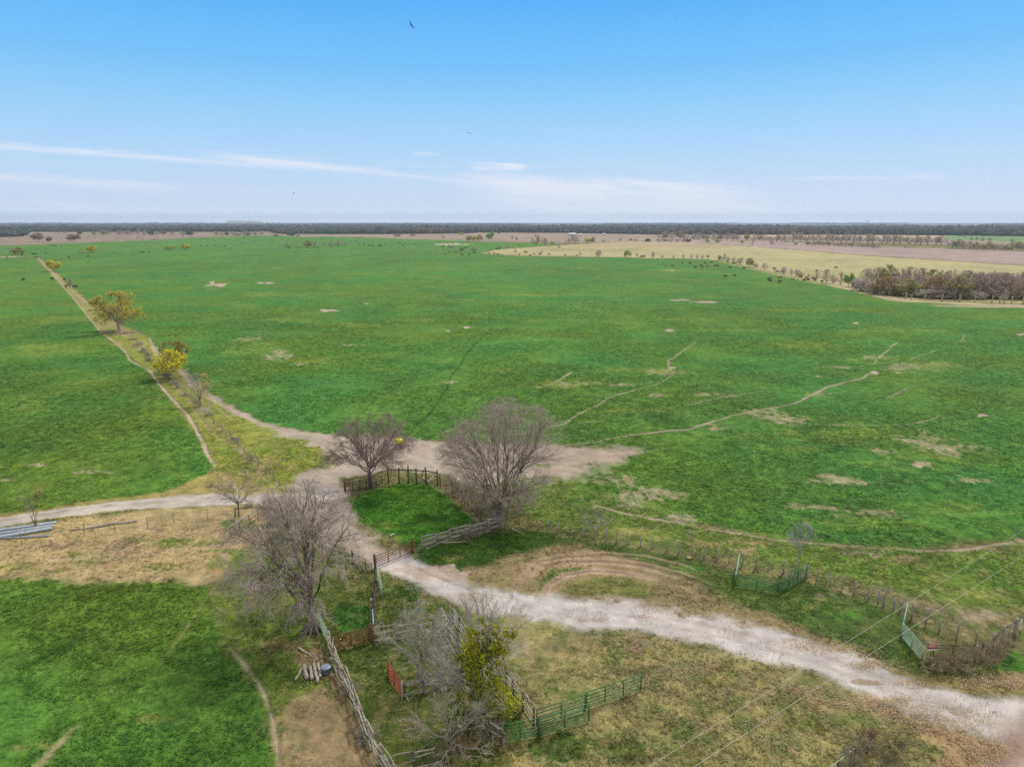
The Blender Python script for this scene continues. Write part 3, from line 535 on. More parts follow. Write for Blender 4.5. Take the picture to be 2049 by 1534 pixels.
def tree_meshes(h=12, w=12, trunk_h=2.5, trunk_r=.35, n1=12, n2=9, n3=7, n4=5, n5=0, seed=1, lean=(0,0), crown_low=.22, barkc=(.20,.17,.145), twigc=(.20,.16,.14),
                tr=.012, up=.1, droop=0.0, stems=1, leaf=0, leafc=((.25,.27,.03),), leafs=.25, leafzone=None, leafextra=None, roots=0, shape=1.0, ktr=8, sparse_low=False, cshift=(0,0), curve=.3, l1bias=0.0):
    g = np.random.default_rng(seed)
    barkc = np.array(barkc)*1.5; twigc = np.array(twigc)*1.75; tr = tr*.86
    T_g, W_g = Geo(), Geo(); LG = Geo() if leaf else None
    zc = h*(crown_low+1)/2; cz = (h-h*crown_low)/2
    ctr = np.array([cshift[0], cshift[1], zc]); env = (ctr, np.array([w/2, w/2, cz]))
    limbs = []
    tops = []
    for s in range(stems):
        off = np.array([g.normal()*.35*trunk_r*3, g.normal()*.35*trunk_r*3, 0])*(stems > 1)
        m = 7; t = np.linspace(0, 1, m)
        ln = np.array([lean[0], lean[1], 0]) + (np.array([g.normal(), g.normal(), 0])*.18*trunk_h if stems > 1 else 0)
        P = off+np.stack([ln[0]*t**1.5+g.normal(size=m)*.04*trunk_h*t, ln[1]*t**1.5+g.normal(size=m)*.04*trunk_h*t, trunk_h*t-.15*(t == 0)], 1)
        rr = trunk_r*(1.0-.35*t+.55*np.exp(-t*9))
        tubes(T_g, P[None], rr[None], ktr, barkc); tops.append((P, rr[-1]))
        for q in range(roots):
            a_ = g.uniform(0, 2*np.pi); dd = np.array([math.cos(a_), math.sin(a_), 0])
            tt = np.linspace(0, 1, 5); RP = off+dd*(trunk_r*.5+tt[:, None]*trunk_r*3.2)+np.array([0,0,1.])*(trunk_r*2.2*(1-tt[:, None])**2.2-.03)
            tubes(T_g, RP[None], (trunk_r*.42*(1-.75*tt))[None], 5, barkc)
    # main limbs: aim at the envelope
    S = []; E = []; RL = []
    for q in range(n1):
        P, re = tops[q % stems]
        ft = g.uniform(.62, 1.0) if trunk_h > 1.5 else g.uniform(.3, 1)
        if q < stems: ft = 1.0
        k_ = ft*(len(P)-1); i_ = min(int(k_), len(P)-2); s0 = P[i_]*(1-k_+i_)+P[i_+1]*(k_-i_)
        a_ = (q+g.uniform(-.35, .35))*2.39996; el_ = math.asin(min(.97, g.uniform(-.25+l1bias, 1)**1.0)) if q >= stems else R(g.uniform(60, 85))
        tgt = ctr+np.array([math.cos(a_)*math.cos(el_)*w/2, math.sin(a_)*math.cos(el_)*w/2, math.sin(el_)*cz])*g.uniform(.82, .98)
        S.append(s0); E.append(tgt); RL.append(re*g.uniform(.42, .62))
    S = np.array(S); E = np.array(E); RL = np.array(RL); m = 8
    V = E-S; L = np.linalg.norm(V, axis=1); Dv = nrm(V)
    bend = np.zeros_like(Dv); bend[:, 2] = -(.25+droop) ; bend += g.normal(size=Dv.shape)*.12
    Dv2 = nrm(V)-bend*.5*1.0
    t = np.linspace(0, 1, m)[None, :, None]
    P1 = S[:, None]+Dv2[:, None]*L[:, None, None]*t+(bend*.5)[:, None]*L[:, None, None]*t*t
    P1[:, 1:-1] += g.normal(size=(n1, m-2, 3))*L[:, None, None]*.018
    tubes(T_g, P1, taper(RL, m, .22), 6, barkc*1.05)
    kw = dict(centre=ctr, g=g)
    P2, L2, R2, _ = kids(P1, L, n2, RL, .22, 1, .8, .35, up-.0, .55, .3, curve, m=6, curve_dir=-droop*.6, **kw); P2 = clip_env(P2, env)
    R2 = R2*.8; tubes(T_g, P2, taper(np.maximum(R2, tr*1.5), 6, .3), 5, barkc*1.1)
    P3, L3, R3, _ = kids(P2, L2, n3, R2, .15, 1, .85, .3, up*.8, .5, .3, curve, m=4, curve_dir=-droop, **kw); P3 = clip_env(P3, env)
    R3 = np.clip(R3*.8, tr*1.15, trunk_r*.08); cv = twigc*g.uniform(.8, 1.25, (len(P3), 1))
    tubes(W_g, P3, taper(R3, 4, .4), 3, cv)
    P4, L4, R4, _ = kids(P3, L3, n4, R3, .1, 1, .8, .25, up*.5, .62, .35, curve, m=3, curve_dir=-droop*1.3, **kw); P4 = clip_env(P4, env)
    cv = twigc*g.uniform(.75, 1.3, (len(P4), 1)); tubes(W_g, P4, taper(np.full(len(P4), tr), 3, .5), 3, cv)
    last = P4; Ll = L4
    if n5:
        P5, L5, R5, _ = kids(P4, L4, n5, R4, .1, 1, .8, .2, up*.3, .7, .35, curve, m=3, curve_dir=-droop*1.3, **kw); P5 = clip_env(P5, env)
        cv = twigc*g.uniform(.75, 1.3, (len(P5), 1)); tubes(W_g, P5, taper(np.full(len(P5), tr*.75), 3, .5), 3, cv); last = P5
    lm = None
    if leaf:
        pts = last.reshape(-1, 3)
        if leafzone is not None: pts = pts[leafzone(pts)]
        if len(pts):
            pts = pts[g.integers(0, len(pts), leaf)]+g.normal(size=(leaf, 3))*leafs*.8
            if leafextra is not None: ne = int(leaf*.4); pts[:ne] = leafextra(g, ne)
            lc = 1.35*np.array(leafc)[g.integers(0, len(leafc), leaf)]*g.uniform(.6, 1.45, (leaf, 1))
            leaves(LG, pts, leafs, lc, g); lm = LG.build('foliage', leafm, colors=True)
    return T_g.build('trunk', bark, True, True), W_g.build('crown', twig, False, True), lm
def make_tree(name, pos, label, cat='tree', group=None, rz=0, scale=1, part='crown', **kw):
    tm, cm, lm = tree_meshes(**kw)
    r = empty(name, pos, rz, label, cat, group); r.scale = (scale,)*3 if isinstance(scale, (int, float)) else scale
    link('trunk', tm, r); link(part, cm, r)
    if lm: link('foliage', lm, r)
    return r
BR = dict(barkc=(.15,.125,.105), twigc=(.205,.165,.145))
# ---- the trees round the pens
# big bare tree at the end of the plank fence
def hgt(px, py, n): return UP(px, py, n)
make_tree('bare_tree', G3(1000,1040), 'widest bare grey tree, its drooping twigs over the weathered plank fence beside the grass pen', h=14.2, w=16.2, trunk_h=2.2, trunk_r=.34, stems=3, n1=24, n2=12, n3=8, n4=6, n5=1, seed=11, crown_low=.10, tr=.011, droop=.06, up=.16, cshift=(.3, 1.5), l1bias=-.12, barkc=(.16,.135,.11), twigc=(.27,.225,.20))
make_tree('bare_tree', G3(741,974), 'round-topped bare brown tree growing through the rusty panels at the back of the pen', h=10.4, w=12.6, trunk_h=2.8, trunk_r=.30, n1=18, n2=11, n3=8, n4=6, n5=1, seed=5, crown_low=.16, tr=.011, droop=.10, l1bias=-.2, barkc=(.15,.13,.115), twigc=(.20,.15,.135))
make_tree('bare_tree', G3(628,1258), 'big bare tree with thick rooted trunk, hanging twigs above the left pole fence', h=13.4, w=13.4, trunk_h=4.0, trunk_r=.42, lean=(-.3,.2), n1=18, n2=11, n3=8, n4=5, n5=1, seed=23, crown_low=.05, tr=.012, droop=.22, up=-.02, roots=9, cshift=(-.9,.3), l1bias=-.25, barkc=(.15,.125,.105), twigc=(.30,.25,.225))
make_tree('bare_tree', G3(478,1034), 'small open bare tree beside the left dirt road near the rusty feeder panel', h=5.6, w=6.6, trunk_h=2.0, trunk_r=.13, n1=12, n2=7, n3=5, n4=3, seed=31, crown_low=.3, tr=.012, droop=.0, up=.2, barkc=(.17,.15,.13), twigc=(.18,.155,.14))
make_tree('sapling', G3(72,1054), 'thin forked sapling with a few orange leaves among the grey metal beams', cat='young tree', h=5.0, w=3.6, trunk_h=1.0, trunk_r=.09, stems=2, n1=6, n2=4, n3=4, n4=2, seed=9, crown_low=.35, tr=.012, up=.35, leaf=110, leafc=((.40,.27,.05),(.35,.30,.08)), leafs=.10, leafzone=lambda p: p[:,0] > .1, barkc=(.16,.13,.11))
make_tree('bare_tree', G3(833,1372), 'slender pale bare tree with a crooked stem, right of the red tube gate', h=6.8, w=6.2, trunk_h=2.4, trunk_r=.10, n1=10, n2=7, n3=5, n4=3, seed=41, crown_low=.3, tr=.0085, up=.3, lean=(.25,0), barkc=(.24,.22,.19), twigc=(.27,.25,.22))
make_tree('bare_tree', G3(850,1385), 'forked pale bare tree standing right of the slender crooked one, by the log rails', h=6.6, w=6.6, trunk_h=1.4, trunk_r=.13, stems=2, n1=10, n2=7, n3=5, n4=3, seed=43, crown_low=.25, tr=.0085, up=.3, barkc=(.25,.23,.20), twigc=(.26,.23,.21))
make_tree('leafy_tree', G3(962,1425), 'tree hung with bright yellow green leaves and grey twigs beside the loading chute', h=9.0, w=7.6, trunk_h=2.2, trunk_r=.20, stems=3, n1=16, n2=8, n3=6, n4=3, seed=57, crown_low=.02, tr=.011, up=.2, droop=.08, l1bias=-.1, leaf=19000, leafs=.10, leafc=((.38,.38,.035),(.30,.33,.04),(.50,.45,.04),(.20,.25,.03)),
    leafextra=lambda g, n_: (lambda t: np.stack([-.6+2.6*(1-t)**1.5+g.normal(size=n_)*(.30+.35*(1-t)), -.7+g.normal(size=n_)*.5, .9+5.6*t+g.normal(size=n_)*.2], 1))(np.round(g.uniform(0,1,n_)*26)/26+g.normal(size=n_)*.012),
    leafzone=lambda p: (np.hypot(p[:,0]+.1-.1*p[:,2], p[:,1]+.3) < 1.5+.7*np.sin(p[:,2]*2.1+p[:,0]*2))&(p[:,2] > .8)&(p[:,2] < 7.4), barkc=(.22,.20,.17), twigc=(.29,.26,.23))
make_tree('bare_tree', G3(985,1330), 'thin bare tree reaching over the pale gravel road behind the yellow green tree', h=6.0, w=6.5, trunk_h=2.0, trunk_r=.11, stems=3, n1=9, n2=6, n3=5, n4=3, seed=61, crown_low=.35, tr=.010, up=.4, barkc=(.27,.25,.22), twigc=(.27,.245,.22))
make_tree('bare_tree', G3(905,1500), 'low tangled bare tree at the bottom of the pens, below the yellow green tree', h=4.4, w=8.0, trunk_h=.8, trunk_r=.12, stems=3, n1=14, n2=7, n3=5, n4=3, seed=67, crown_low=.02, tr=.010, up=.25, l1bias=-.1, leaf=700, leafs=.06, leafc=((.28,.20,.04),(.2,.2,.04)), barkc=(.24,.22,.19), twigc=(.27,.24,.21))
make_tree('bare_tree', G3(880,1375), 'grey brush of bare branches spilling over the log rails left of the yellow green tree', cat='brush', h=3.0, w=5.0, trunk_h=.5, trunk_r=.10, stems=4, n1=12, n2=7, n3=5, n4=3, seed=71, crown_low=.02, tr=.010, up=.3, barkc=(.25,.23,.20), twigc=(.28,.25,.225))
make_tree('bare_tree', G3(1192,1076), 'small bare tree on the post fence just right of the widest bare tree', h=3.4, w=3.6, trunk_h=.8, trunk_r=.06, stems=2, n1=8, n2=6, n3=5, n4=3, seed=73, crown_low=.25, tr=.010, up=.35, barkc=(.22,.2,.17), twigc=(.25,.235,.22))
make_tree('bare_tree', G3(1597,1150), 'tall narrow bare tree rising from the corner of the green panels', h=5.8, w=2.9, trunk_h=2.8, trunk_r=.07, n1=10, n2=7, n3=6, n4=3, seed=79, crown_low=.3, tr=.010, up=.6, barkc=(.25,.23,.21), twigc=(.27,.26,.25))
make_tree('bare_tree', G3(1765,1212), 'tiny bare shoot on the post fence right of the corner of the green panels', h=2.6, w=1.8, trunk_h=1.2, trunk_r=.035, n1=6, n2=5, n3=4, n4=2, seed=83, crown_low=.35, tr=.009, up=.5, barkc=(.25,.23,.21), twigc=(.26,.25,.24))
make_tree('bare_tree', G3(1381,1114), 'twiggy bare stem growing beside a fence post left of the green panels', h=3.2, w=1.4, trunk_h=2.4, trunk_r=.045, n1=6, n2=5, n3=4, n4=2, seed=84, crown_low=.6, tr=.009, up=.4, barkc=(.25,.23,.21), twigc=(.26,.25,.24))
make_tree('bush', G3(548,1046), 'dense brown bush crowding the rusty pipe corner beside the small open tree', cat='bush', h=3.0, w=5.4, trunk_h=.3, trunk_r=.06, stems=5, n1=20, n2=8, n3=7, n4=4, seed=87, crown_low=0, tr=.010, up=.4, twigc=(.23,.185,.155))
make_tree('bush', G3(600,1062), 'tangle of tall brown brush between the big rooted tree and the dirt', cat='bush', h=4.2, w=6.5, trunk_h=.3, trunk_r=.06, stems=5, n1=18, n2=8, n3=7, n4=4, seed=88, crown_low=0, tr=.010, up=.5, twigc=(.24,.20,.18))
make_tree('bush', G3(690,1100), 'low brown brush at the left end of the road gate, under the big rooted tree', cat='bush', h=2.4, w=4.5, trunk_h=.3, trunk_r=.05, stems=4, n1=12, n2=7, n3=6, n4=3, seed=89, crown_low=0, tr=.010, up=.4, twigc=(.23,.19,.17))
bushes = [((905,985),2.4,3.4,'upper left of the widest bare tree'),((930,1008),2.6,3.6,'between the pen fence and the widest bare tree'),((958,1030),2.6,4.0,'beneath the left side of the widest bare tree'),((985,1052),1.8,4.4,'at the foot of the widest bare tree')]
for bi, (p, hh_, ww_, tx) in enumerate(bushes):
    make_tree('bush', G3(*p), 'brown winter brush along the pen fence, '+tx, cat='bush', group='brush along the pen fence', h=hh_, w=ww_, trunk_h=.2, trunk_r=.045, stems=5, n1=14, n2=7, n3=7, n4=4, seed=90+bi, crown_low=0, tr=.009, up=.5, twigc=(.25,.20,.175),
              leaf=(900 if bi == 1 else 0), leafc=((.22,.17,.04),(.2,.18,.05)), leafs=.05)
# ---- trees in the corridor and far trees: a few kinds, copied
def kindp(name, label=None, **kw):
    tm, cm, lm = tree_meshes(**kw); return (name, tm, cm, lm)
Y1 = ((.52,.46,.045),(.46,.44,.05),(.60,.50,.06)); Y2 = ((.36,.44,.06),(.30,.40,.05),(.46,.48,.06))
big = dict(h=13, w=16, trunk_h=3.6, trunk_r=.55, n1=16, n2=10, n3=7, n4=5, crown_low=.18, tr=.03, lean=(-.5,0), leaf=11000, leafs=.17, leafc=((.56,.46,.05),(.50,.48,.06),(.60,.47,.05),(.42,.40,.06)), leafzone=lambda p: p[:,2] > 4.2+1.2*np.sin(p[:,0]*.6), seed=101, twigc=(.24,.20,.15), barkc=(.24,.215,.18))
make_tree('leafy_tree', G3(240,664), 'big spreading tree with orange yellow leaves and fallen limbs at its foot, left corridor', **big)
make_tree('leafy_tree', G3(345,757), 'small round bright yellow tree on the left fence line', h=6.6, w=7.0, trunk_h=1.9, trunk_r=.2, n1=14, n2=9, n3=6, n4=4, crown_low=.22, tr=.02, leaf=7000, leafs=.15, leafc=((.62,.58,.04),(.54,.54,.05),(.66,.58,.05)), seed=103, barkc=(.24,.21,.18))
make_tree('leafy_tree', G3(352,742), 'faint olive leaved tree standing behind the small bright yellow tree', h=7.4, w=6.6, trunk_h=2, trunk_r=.15, n1=12, n2=7, n3=5, n4=3, crown_low=.3, tr=.02, leaf=5000, leafs=.14, leafc=((.36,.31,.08),(.32,.30,.08)), seed=105)
make_tree('leafy_tree', G3(400,812), 'half bare tree with sparse yellow leaves on its right, left fence line', h=6.4, w=7.6, trunk_h=1.6, trunk_r=.15, stems=2, n1=12, n2=7, n3=6, n4=4, crown_low=.25, tr=.016, leaf=900, leafs=.12, leafc=((.46,.39,.06),(.38,.35,.06)), leafzone=lambda p: p[:,0] > .6, seed=107, twigc=(.25,.23,.21), barkc=(.22,.2,.18))
KB = dict(trunk_h=2.2, trunk_r=.24, n1=14, n2=8, n3=6, n4=5, crown_low=.12, tr=.045, l1bias=-.15)
PK = {}
for q, (nm, tw) in enumerate([('bare', (.215,.175,.155)), ('bare2', (.24,.205,.18)), ('bare3', (.19,.15,.135)), ('bare4', (.25,.22,.20))]):
    PK[nm] = kindp(nm, h=10, w=[9, 10.5, 11, 8][q], seed=200+q, twigc=tuple(1.55*np.array(tw)), **{**KB, 'trunk_h': [1.4, 1.0, 1.5, .7][q], 'stems': [2, 3, 2, 4][q], 'crown_low': [.03, .02, .05, .0][q]})
for q, (nm, lc, nl) in enumerate([('yellow', Y1, 3000), ('lime', Y2, 3000), ('orange', ((.32,.21,.10),(.27,.20,.10),(.34,.24,.11)), 1400), ('olive', ((.27,.27,.10),(.31,.29,.11)), 1500), ('dark', ((.055,.08,.04),(.08,.10,.05)), 3200), ('green', ((.18,.30,.05),(.24,.36,.06)), 2400), ('brownleaf', ((.24,.16,.10),(.20,.14,.095)), 1300)]):
    PK[nm] = kindp(nm, h=10, w=10.5, seed=300+q, leaf=nl, leafs=.38, leafc=lc, twigc=(.19,.15,.12), **{**KB, 'n4': 2})
ORD = 'first second third fourth fifth sixth seventh eighth ninth tenth eleventh twelfth thirteenth fourteenth fifteenth sixteenth seventeenth eighteenth nineteenth twentieth'.split()
ORD += ['twenty-'+q for q in ORD[:9]]+['thirtieth']+['thirty-'+q for q in ORD[:9]]+['fortieth']+['forty-'+q for q in ORD[:9]]+['fiftieth']+['fifty-'+q for q in ORD[:9]]+['sixtieth']+['sixty-'+q for q in ORD[:9]]+['seventieth']+['seventy-'+q for q in ORD[:9]]+['eightieth']+['eighty-'+q for q in ORD[:9]]
DESC = {'bare':('bare_tree','bare grey brown tree'),'bare2':('bare_tree','bare pale grey tree'),'bare3':('bare_tree','bare dark brown tree'),'bare4':('bare_tree','bare multi-stemmed grey tree'),'yellow':('leafy_tree','yellow leaved tree'),'lime':('leafy_tree','lime green tree'),'orange':('leafy_tree','orange brown tree'),'olive':('leafy_tree','olive green tree'),'dark':('evergreen_tree','dark evergreen tree'),'green':('leafy_tree','fresh green tree'),'brownleaf':('leafy_tree','russet brown tree')}
def plant_row(rows, where, group):
    rows = sorted(rows, key=lambda r: r[0])
    for q, (px, py, hp, wp, kd) in enumerate(rows):
        nm, tm, cm, lm = PK[kd]; p = G3(px, py); hr = UP(px, py, hp); wr = wp*mpp(px, py)
        r = empty(DESC[kd][0], p, (q*2.4) % 6.28, f'{DESC[kd][1]}, {ORD[q]} from left {where}', 'tree', group)
        sw = wr/(10.5 if lm else {'bare':9,'bare2':10.5,'bare3':11,'bare4':8}[kd]); r.scale = (sw, sw, hr/10)
        link('trunk', tm, r); link('crown', cm, r)
        if lm: link('foliage', lm, r)
plant_row([(76,484,17,25,'brownleaf'),(99,484,11,10,'dark'),(141,483,14,18,'orange'),(151,483,14,20,'brownleaf')], 'on the far brown pasture', 'trees on the far brown pasture')
plant_row([(28,510,13,16,'bare'),(38,511,16,20,'olive'),(163,508,8,9,'bare3'),(184,506,14,22,'yellow'),(107,543,21,26,'yellow'),(139,577,20,14,'bare3'),(340,501,10,22,'lime'),(372,501,14,17,'yellow'),(462,499,6,8,'bare2'),(575,497,11,11,'bare3'),(616,496,13,17,'orange'),(629,496,12,13,'bare'),(664,496,12,12,'bare3'),(676,495,14,11,'bare'),(686,493,7,9,'bare2')], 'alone in the left field', 'lone trees in the field')
plant_row([(129,467,6,9,'brownleaf'),(160,470,9,9,'dark'),(189,470,6,9,'olive'),(205,471,11,15,'olive'),(217,471,10,13,'bare3'),(240,471,11,15,'bare3'),(252,471,9,10,'bare'),(262,471,10,12,'bare3'),(275,470,10,12,'bare3'),(290,471,9,12,'bare'),(302,471,9,12,'dark'),(313,471,8,10,'bare'),(326,471,10,15,'brownleaf'),(345,470,7,10,'bare'),(366,472,10,13,'bare3'),(379,472,11,15,'dark'),(433,472,9,12,'bare'),(446,472,8,12,'bare3'),(454,472,9,7,'dark'),(465,471,8,12,'bare3'),(475,472,5,12,'brownleaf'),(489,473,13,14,'bare3'),(497,472,7,9,'dark'),(511,472,9,12,'bare3'),(524,471,9,8,'bare'),(552,473,4,8,'dark'),(582,473,9,16,'dark'),(597,473,4,7,'olive')], 'in the dark row behind brown pasture', 'dark tree row beyond the brown pasture')
plant_row([(794,474,6,18,'olive'),(827,473,6,12,'olive'),(887,477,6,8,'bare2'),(923,471,6,10,'lime'),(939,483,11,15,'olive'),(948,483,10,10,'yellow'),(959,482,12,15,'olive'),(979,481,14,12,'green'),(984,477,14,10,'green'),(998,468,7,7,'dark'),(1025,479,7,6,'bare'),(1034,480,5,4,'dark'),(1040,493,7,8,'yellow')], 'before the long middle wood', 'trees in the middle distance')
plant_row([(898,497,7,8,'bare'),(923,504,8,11,'brownleaf'),(949,505,11,14,'bare3'),(976,506,7,7,'bare2'),(1000,497,6,10,'bare'),(1018,496,7,12,'bare2'),(1031,506,7,8,'bare2'),(1052,508,7,7,'yellow'),(1072,493,23,20,'bare3'),(1082,509,7,9,'bare2'),(1090,492,15,15,'bare'),(1105,491,8,9,'lime'),(1119,497,6,6,'bare3'),(1137,487,10,10,'bare3'),(1150,488,18,19,'bare3'),(1161,511,7,7,'bare2'),(1176,486,9,14,'lime'),(1187,486,11,11,'olive'),(1198,513,13,14,'bare4'),(1208,484,4,8,'bare')], 'around the tan field tip', 'trees at the tip of the tan field')
plant_row([(1241,482,6,8,'bare3'),(1262,482,4,7,'brownleaf'),(1272,483,5,8,'bare3'),(1296,484,7,12,'dark'),(1319,484,7,12,'bare3'),(1330,484,6,12,'olive'),(1341,484,6,12,'bare3'),(1355,485,6,10,'bare'),(1367,485,8,12,'bare3'),(1377,485,8,10,'dark'),(1415,486,7,9,'olive'),(1436,487,9,11,'lime'),(1485,488,8,8,'lime'),(1505,489,4,3,'dark'),(1545,490,8,11,'bare3'),(1592,491,6,7,'lime')], 'on the far plowed edge', 'trees along the plowed ground')
plant_row([(1250,514,6,5,'bare4'),(1255,514.5,14,11,'lime'),(1262,514,10,5,'bare4'),(1274,514,8,5,'bare4'),(1290,514.5,6,6,'bare3'),(1307,515.5,12,8,'bare4'),(1325,516,5,8,'bare2'),(1348,517,6,6,'bare2'),(1367,517,8,6,'bare2'),(1383,517,8,7,'bare2'),(1395,518,8,6,'bare2'),(1405,518,8,6,'bare2'),(1417,518,9,8,'bare3')], 'on the straight tan field edge', 'small trees on the tan field edge')
plant_row([(1439,522,11,9,'olive'),(1448,523,15,12,'bare2'),(1457,526,12,10,'bare4'),(1467,527,13,9,'bare2'),(1481,529,14,15,'bare4'),(1499,534,17,19,'olive'),(1511,535,9,13,'bare4'),(1530,539,12,14,'bare2'),(1551,543.6,8,7,'bare2'),(1568,548,14,13,'bare4'),(1584,550,12,10,'bare2'),(1594,553,14,17,'bare4'),(1604,555.5,10,11,'bare3'),(1618,557.6,10,11,'bare2'),(1632,561.5,17,16,'bare2'),(1654,566.7,27,21,'bare2'),(1666,568.5,19,12,'bare4'),(1681,570,25,17,'bare2'),(1698,573.5,27,20,'green'),(1713,577,18,24,'brownleaf')], 'in the slanting field hedgerow', 'hedgerow between the fields')
rw = []
gR = np.random.default_rng(5)
for q, px in enumerate(np.arange(1727, 2120, 14.5)):
    yb = np.interp(px, [1727, 1790, 1850, 2049, 2120], [579, 588, 592, 595, 596]); kd = ['bare','bare3','bare2','orange','bare','bare3','olive'][q % 7]
    if px > 1935: kd = ['bare3','bare','bare2'][q % 3]
    rw.append((px+gR.uniform(-3,3), yb+gR.uniform(-2,5), np.interp(px, [1727, 1760, 1850, 1950, 2049], [20,30,42,50,46])*gR.uniform(.85,1.1), gR.uniform(36,52), kd))
for q, px in enumerate(np.arange(1735, 2120, 21)):
    yb = np.interp(px, [1727, 1790, 1850, 2049, 2120], [570, 576, 580, 585, 586]); rw.append((px, yb, gR.uniform(32,44), gR.uniform(30,40), ['bare2','bare','olive','bare3'][q % 4] if px < 1900 else ['bare3','bare'][q % 2]))
for q, px in enumerate(np.arange(1722, 2110, 13)):
    yb = np.interp(px, [1722, 1790, 1850, 2049, 2120], [583, 594, 597, 601, 602]); rw.append((px, yb-gR.uniform(0,5), gR.uniform(15,27), gR.uniform(34,50), ['bare4','bare2','bare4','bare'][q % 4]))
rw += [(1827,593,24,26,'lime'),(1878,588,22,20,'lime'),(1760,578,20,16,'green'),(1908,598,18,14,'bare2'),(2008,606,26,12,'bare2')]
plant_row(rw, 'in the right wooded strip', 'wooded strip at the right edge')
rw = []
for q, px in enumerate(np.arange(1322, 1560, 13)): rw.append((px+gR.uniform(-3,3), np.interp(px,[1322,1400,1560],[479,480,484])+gR.uniform(-1,1), gR.uniform(11,16), gR.uniform(14,20), ['bare3','bare','bare3','orange','bare2','olive'][(q*5) % 6]))
for q, px in enumerate(np.arange(1560, 1890, 13.5)): rw.append((px+gR.uniform(-3,3), np.interp(px,[1560,1700,1890],[484,486.5,491])+gR.uniform(-1,1), gR.uniform(13,20), gR.uniform(16,24), ['bare3','bare','bare3','bare2','bare'][(q*3) % 5]))
plant_row(rw, 'in the long brown tree belt', 'long brown tree belt')
rw = []
for q, px in enumerate(np.arange(1615, 1760, 11)): rw.append((px, np.interp(px,[1615,1760],[490.5,496.5]), gR.uniform(6,9), gR.uniform(12,17), ['olive','bare2','olive','bare'][q % 4]))
for q, px in enumerate(np.arange(1905, 2110, 12)): rw.append((px, np.interp(px,[1905,2110],[497.5,505])+gR.uniform(-1.5,1), gR.uniform(12,18), gR.uniform(15,22), ['bare','olive','bare3','bare2','olive'][q % 5]))
rw += [(1943,482.5,9,7,'bare3'),(1953,483,9,7,'bare3'),(1965,483.5,8,7,'bare3'),(1981,484,9,9,'bare3'),(2026,485,8,10,'bare3'),(1812,497,5,6,'bare3')]
plant_row(rw, 'in the low scrub belt', 'scrub belt behind the plowed ground')

# ---- woods on the skyline: nobody could count these
def icosph(sub_):
    import bmesh
    bm = bmesh.new(); bmesh.ops.create_icosphere(bm, subdivisions=sub_, radius=1); v_ = np.array([q.co[:] for q in bm.verts]); f_ = np.array([[w_.index for w_ in q.verts] for q in bm.faces]); bm.free(); return v_, f_
iv, if_ = icosph(2)
woodm = newmat('wood', attr='Col', bscale=.35, var=.4, rough=1, spec=0)
def front_row(px): return np.interp(px, [-600, 0, 48, 60, 330, 540, 560, 700, 850, 930, 960, 1130, 1300, 1450, 1600, 1780, 1900, 2049, 2700], [475, 474.5, 473, 464, 464, 464, 468, 468.5, 468, 467, 465, 466, 469, 470, 469.5, 470, 471, 473, 474])
def wood(name, rows, gap_fn, hmean, palette, label):
    C0 = []; SZ = []; CC = []
    for (off0, scale_) in rows:
        px = -500
        while px < 2560:
            row = front_row(px)
            y0 = off0(px) if callable(off0) else row-off0
            m_ = mpp(px, y0); wd = rng.uniform(7, 13)*scale_
            if gap_fn is None or gap_fn(px, y0):
                x_, y_ = G(px, y0+rng.uniform(-.12,.12)); hh2 = hmean*rng.uniform(.7, 1.25)*(.55+.95*vn(np.array([x_/330.]), np.array([y_/330.]), 9)[0])
                C0.append((x_, y_, hh2*.5)); SZ.append((wd*.62, wd*.62, hh2*.52))
                w_ = vn(np.array([x_/260.]), np.array([y_/700.]), 5)[0]
                pc = palette[min(len(palette)-1, int((w_*.7+rng.uniform(0,.3))*len(palette)))]; CC.append(np.array(pc)*rng.uniform(.75,1.3))
            px += wd/m_*rng.uniform(.55, .95)
    C0 = np.array(C0); SZ = np.array(SZ); CC = np.array(CC); N = len(C0)
    jit = 1+.28*rng.normal(size=(N, len(iv), 1)).clip(-1.5,1.5)
    V = C0[:, None]+iv[None]*SZ[:, None]*jit
    F_ = (if_[None]+(np.arange(N)*len(iv))[:, None, None]).reshape(-1, 3)
    cl_ = np.repeat(CC, len(iv), 0)*rng.uniform(.7, 1.3, (N*len(iv), 1))
    o = link(name, mesh_np(name, V.reshape(-1,3), F_.ravel(), np.full(len(F_), 3), woodm, cl_)); tag(o, label, 'woodland', kind='stuff'); return N
GB = (.085,.075,.075); GB2 = (.10,.09,.085); DG = (.04,.058,.045); OR = (.13,.09,.065)
class _F: pass
rows1 = [(q, s_) for q, s_ in zip([0, .5, 1.0, 1.6, 2.2, 2.9, 3.6, 4.3], [1,1,1,1,1,1.1,1.1,1.2])]
wood('woodland', rows1, None, 11, [GB, GB, DG, GB2, GB, OR, GB2], 'nearer dense brown wood in front of the skyline')
rows2 = [((lambda px, o_=o_: 461.5-o_+ (0 if px > 1100 else .5)), s_) for o_, s_ in [(0,1.3),(1,1.4),(2,1.5),(3.1,1.6),(4.2,1.8),(5.3,2.1),(6.5,2.4),(7.6,2.8),(8.8,3.3),(9.9,4),(11,5),(12,6),(13,7),(13.8,8),(14.5,9)]]
wood('woodland', [(f_, s_) for f_, s_ in rows2], lambda px, y0: vn(np.array([px/190.]), np.array([y0/3.]), 77)[0] > .36, 12, [DG, GB, DG, GB2, GB, DG, GB], 'distant blue grey woods reaching the skyline')
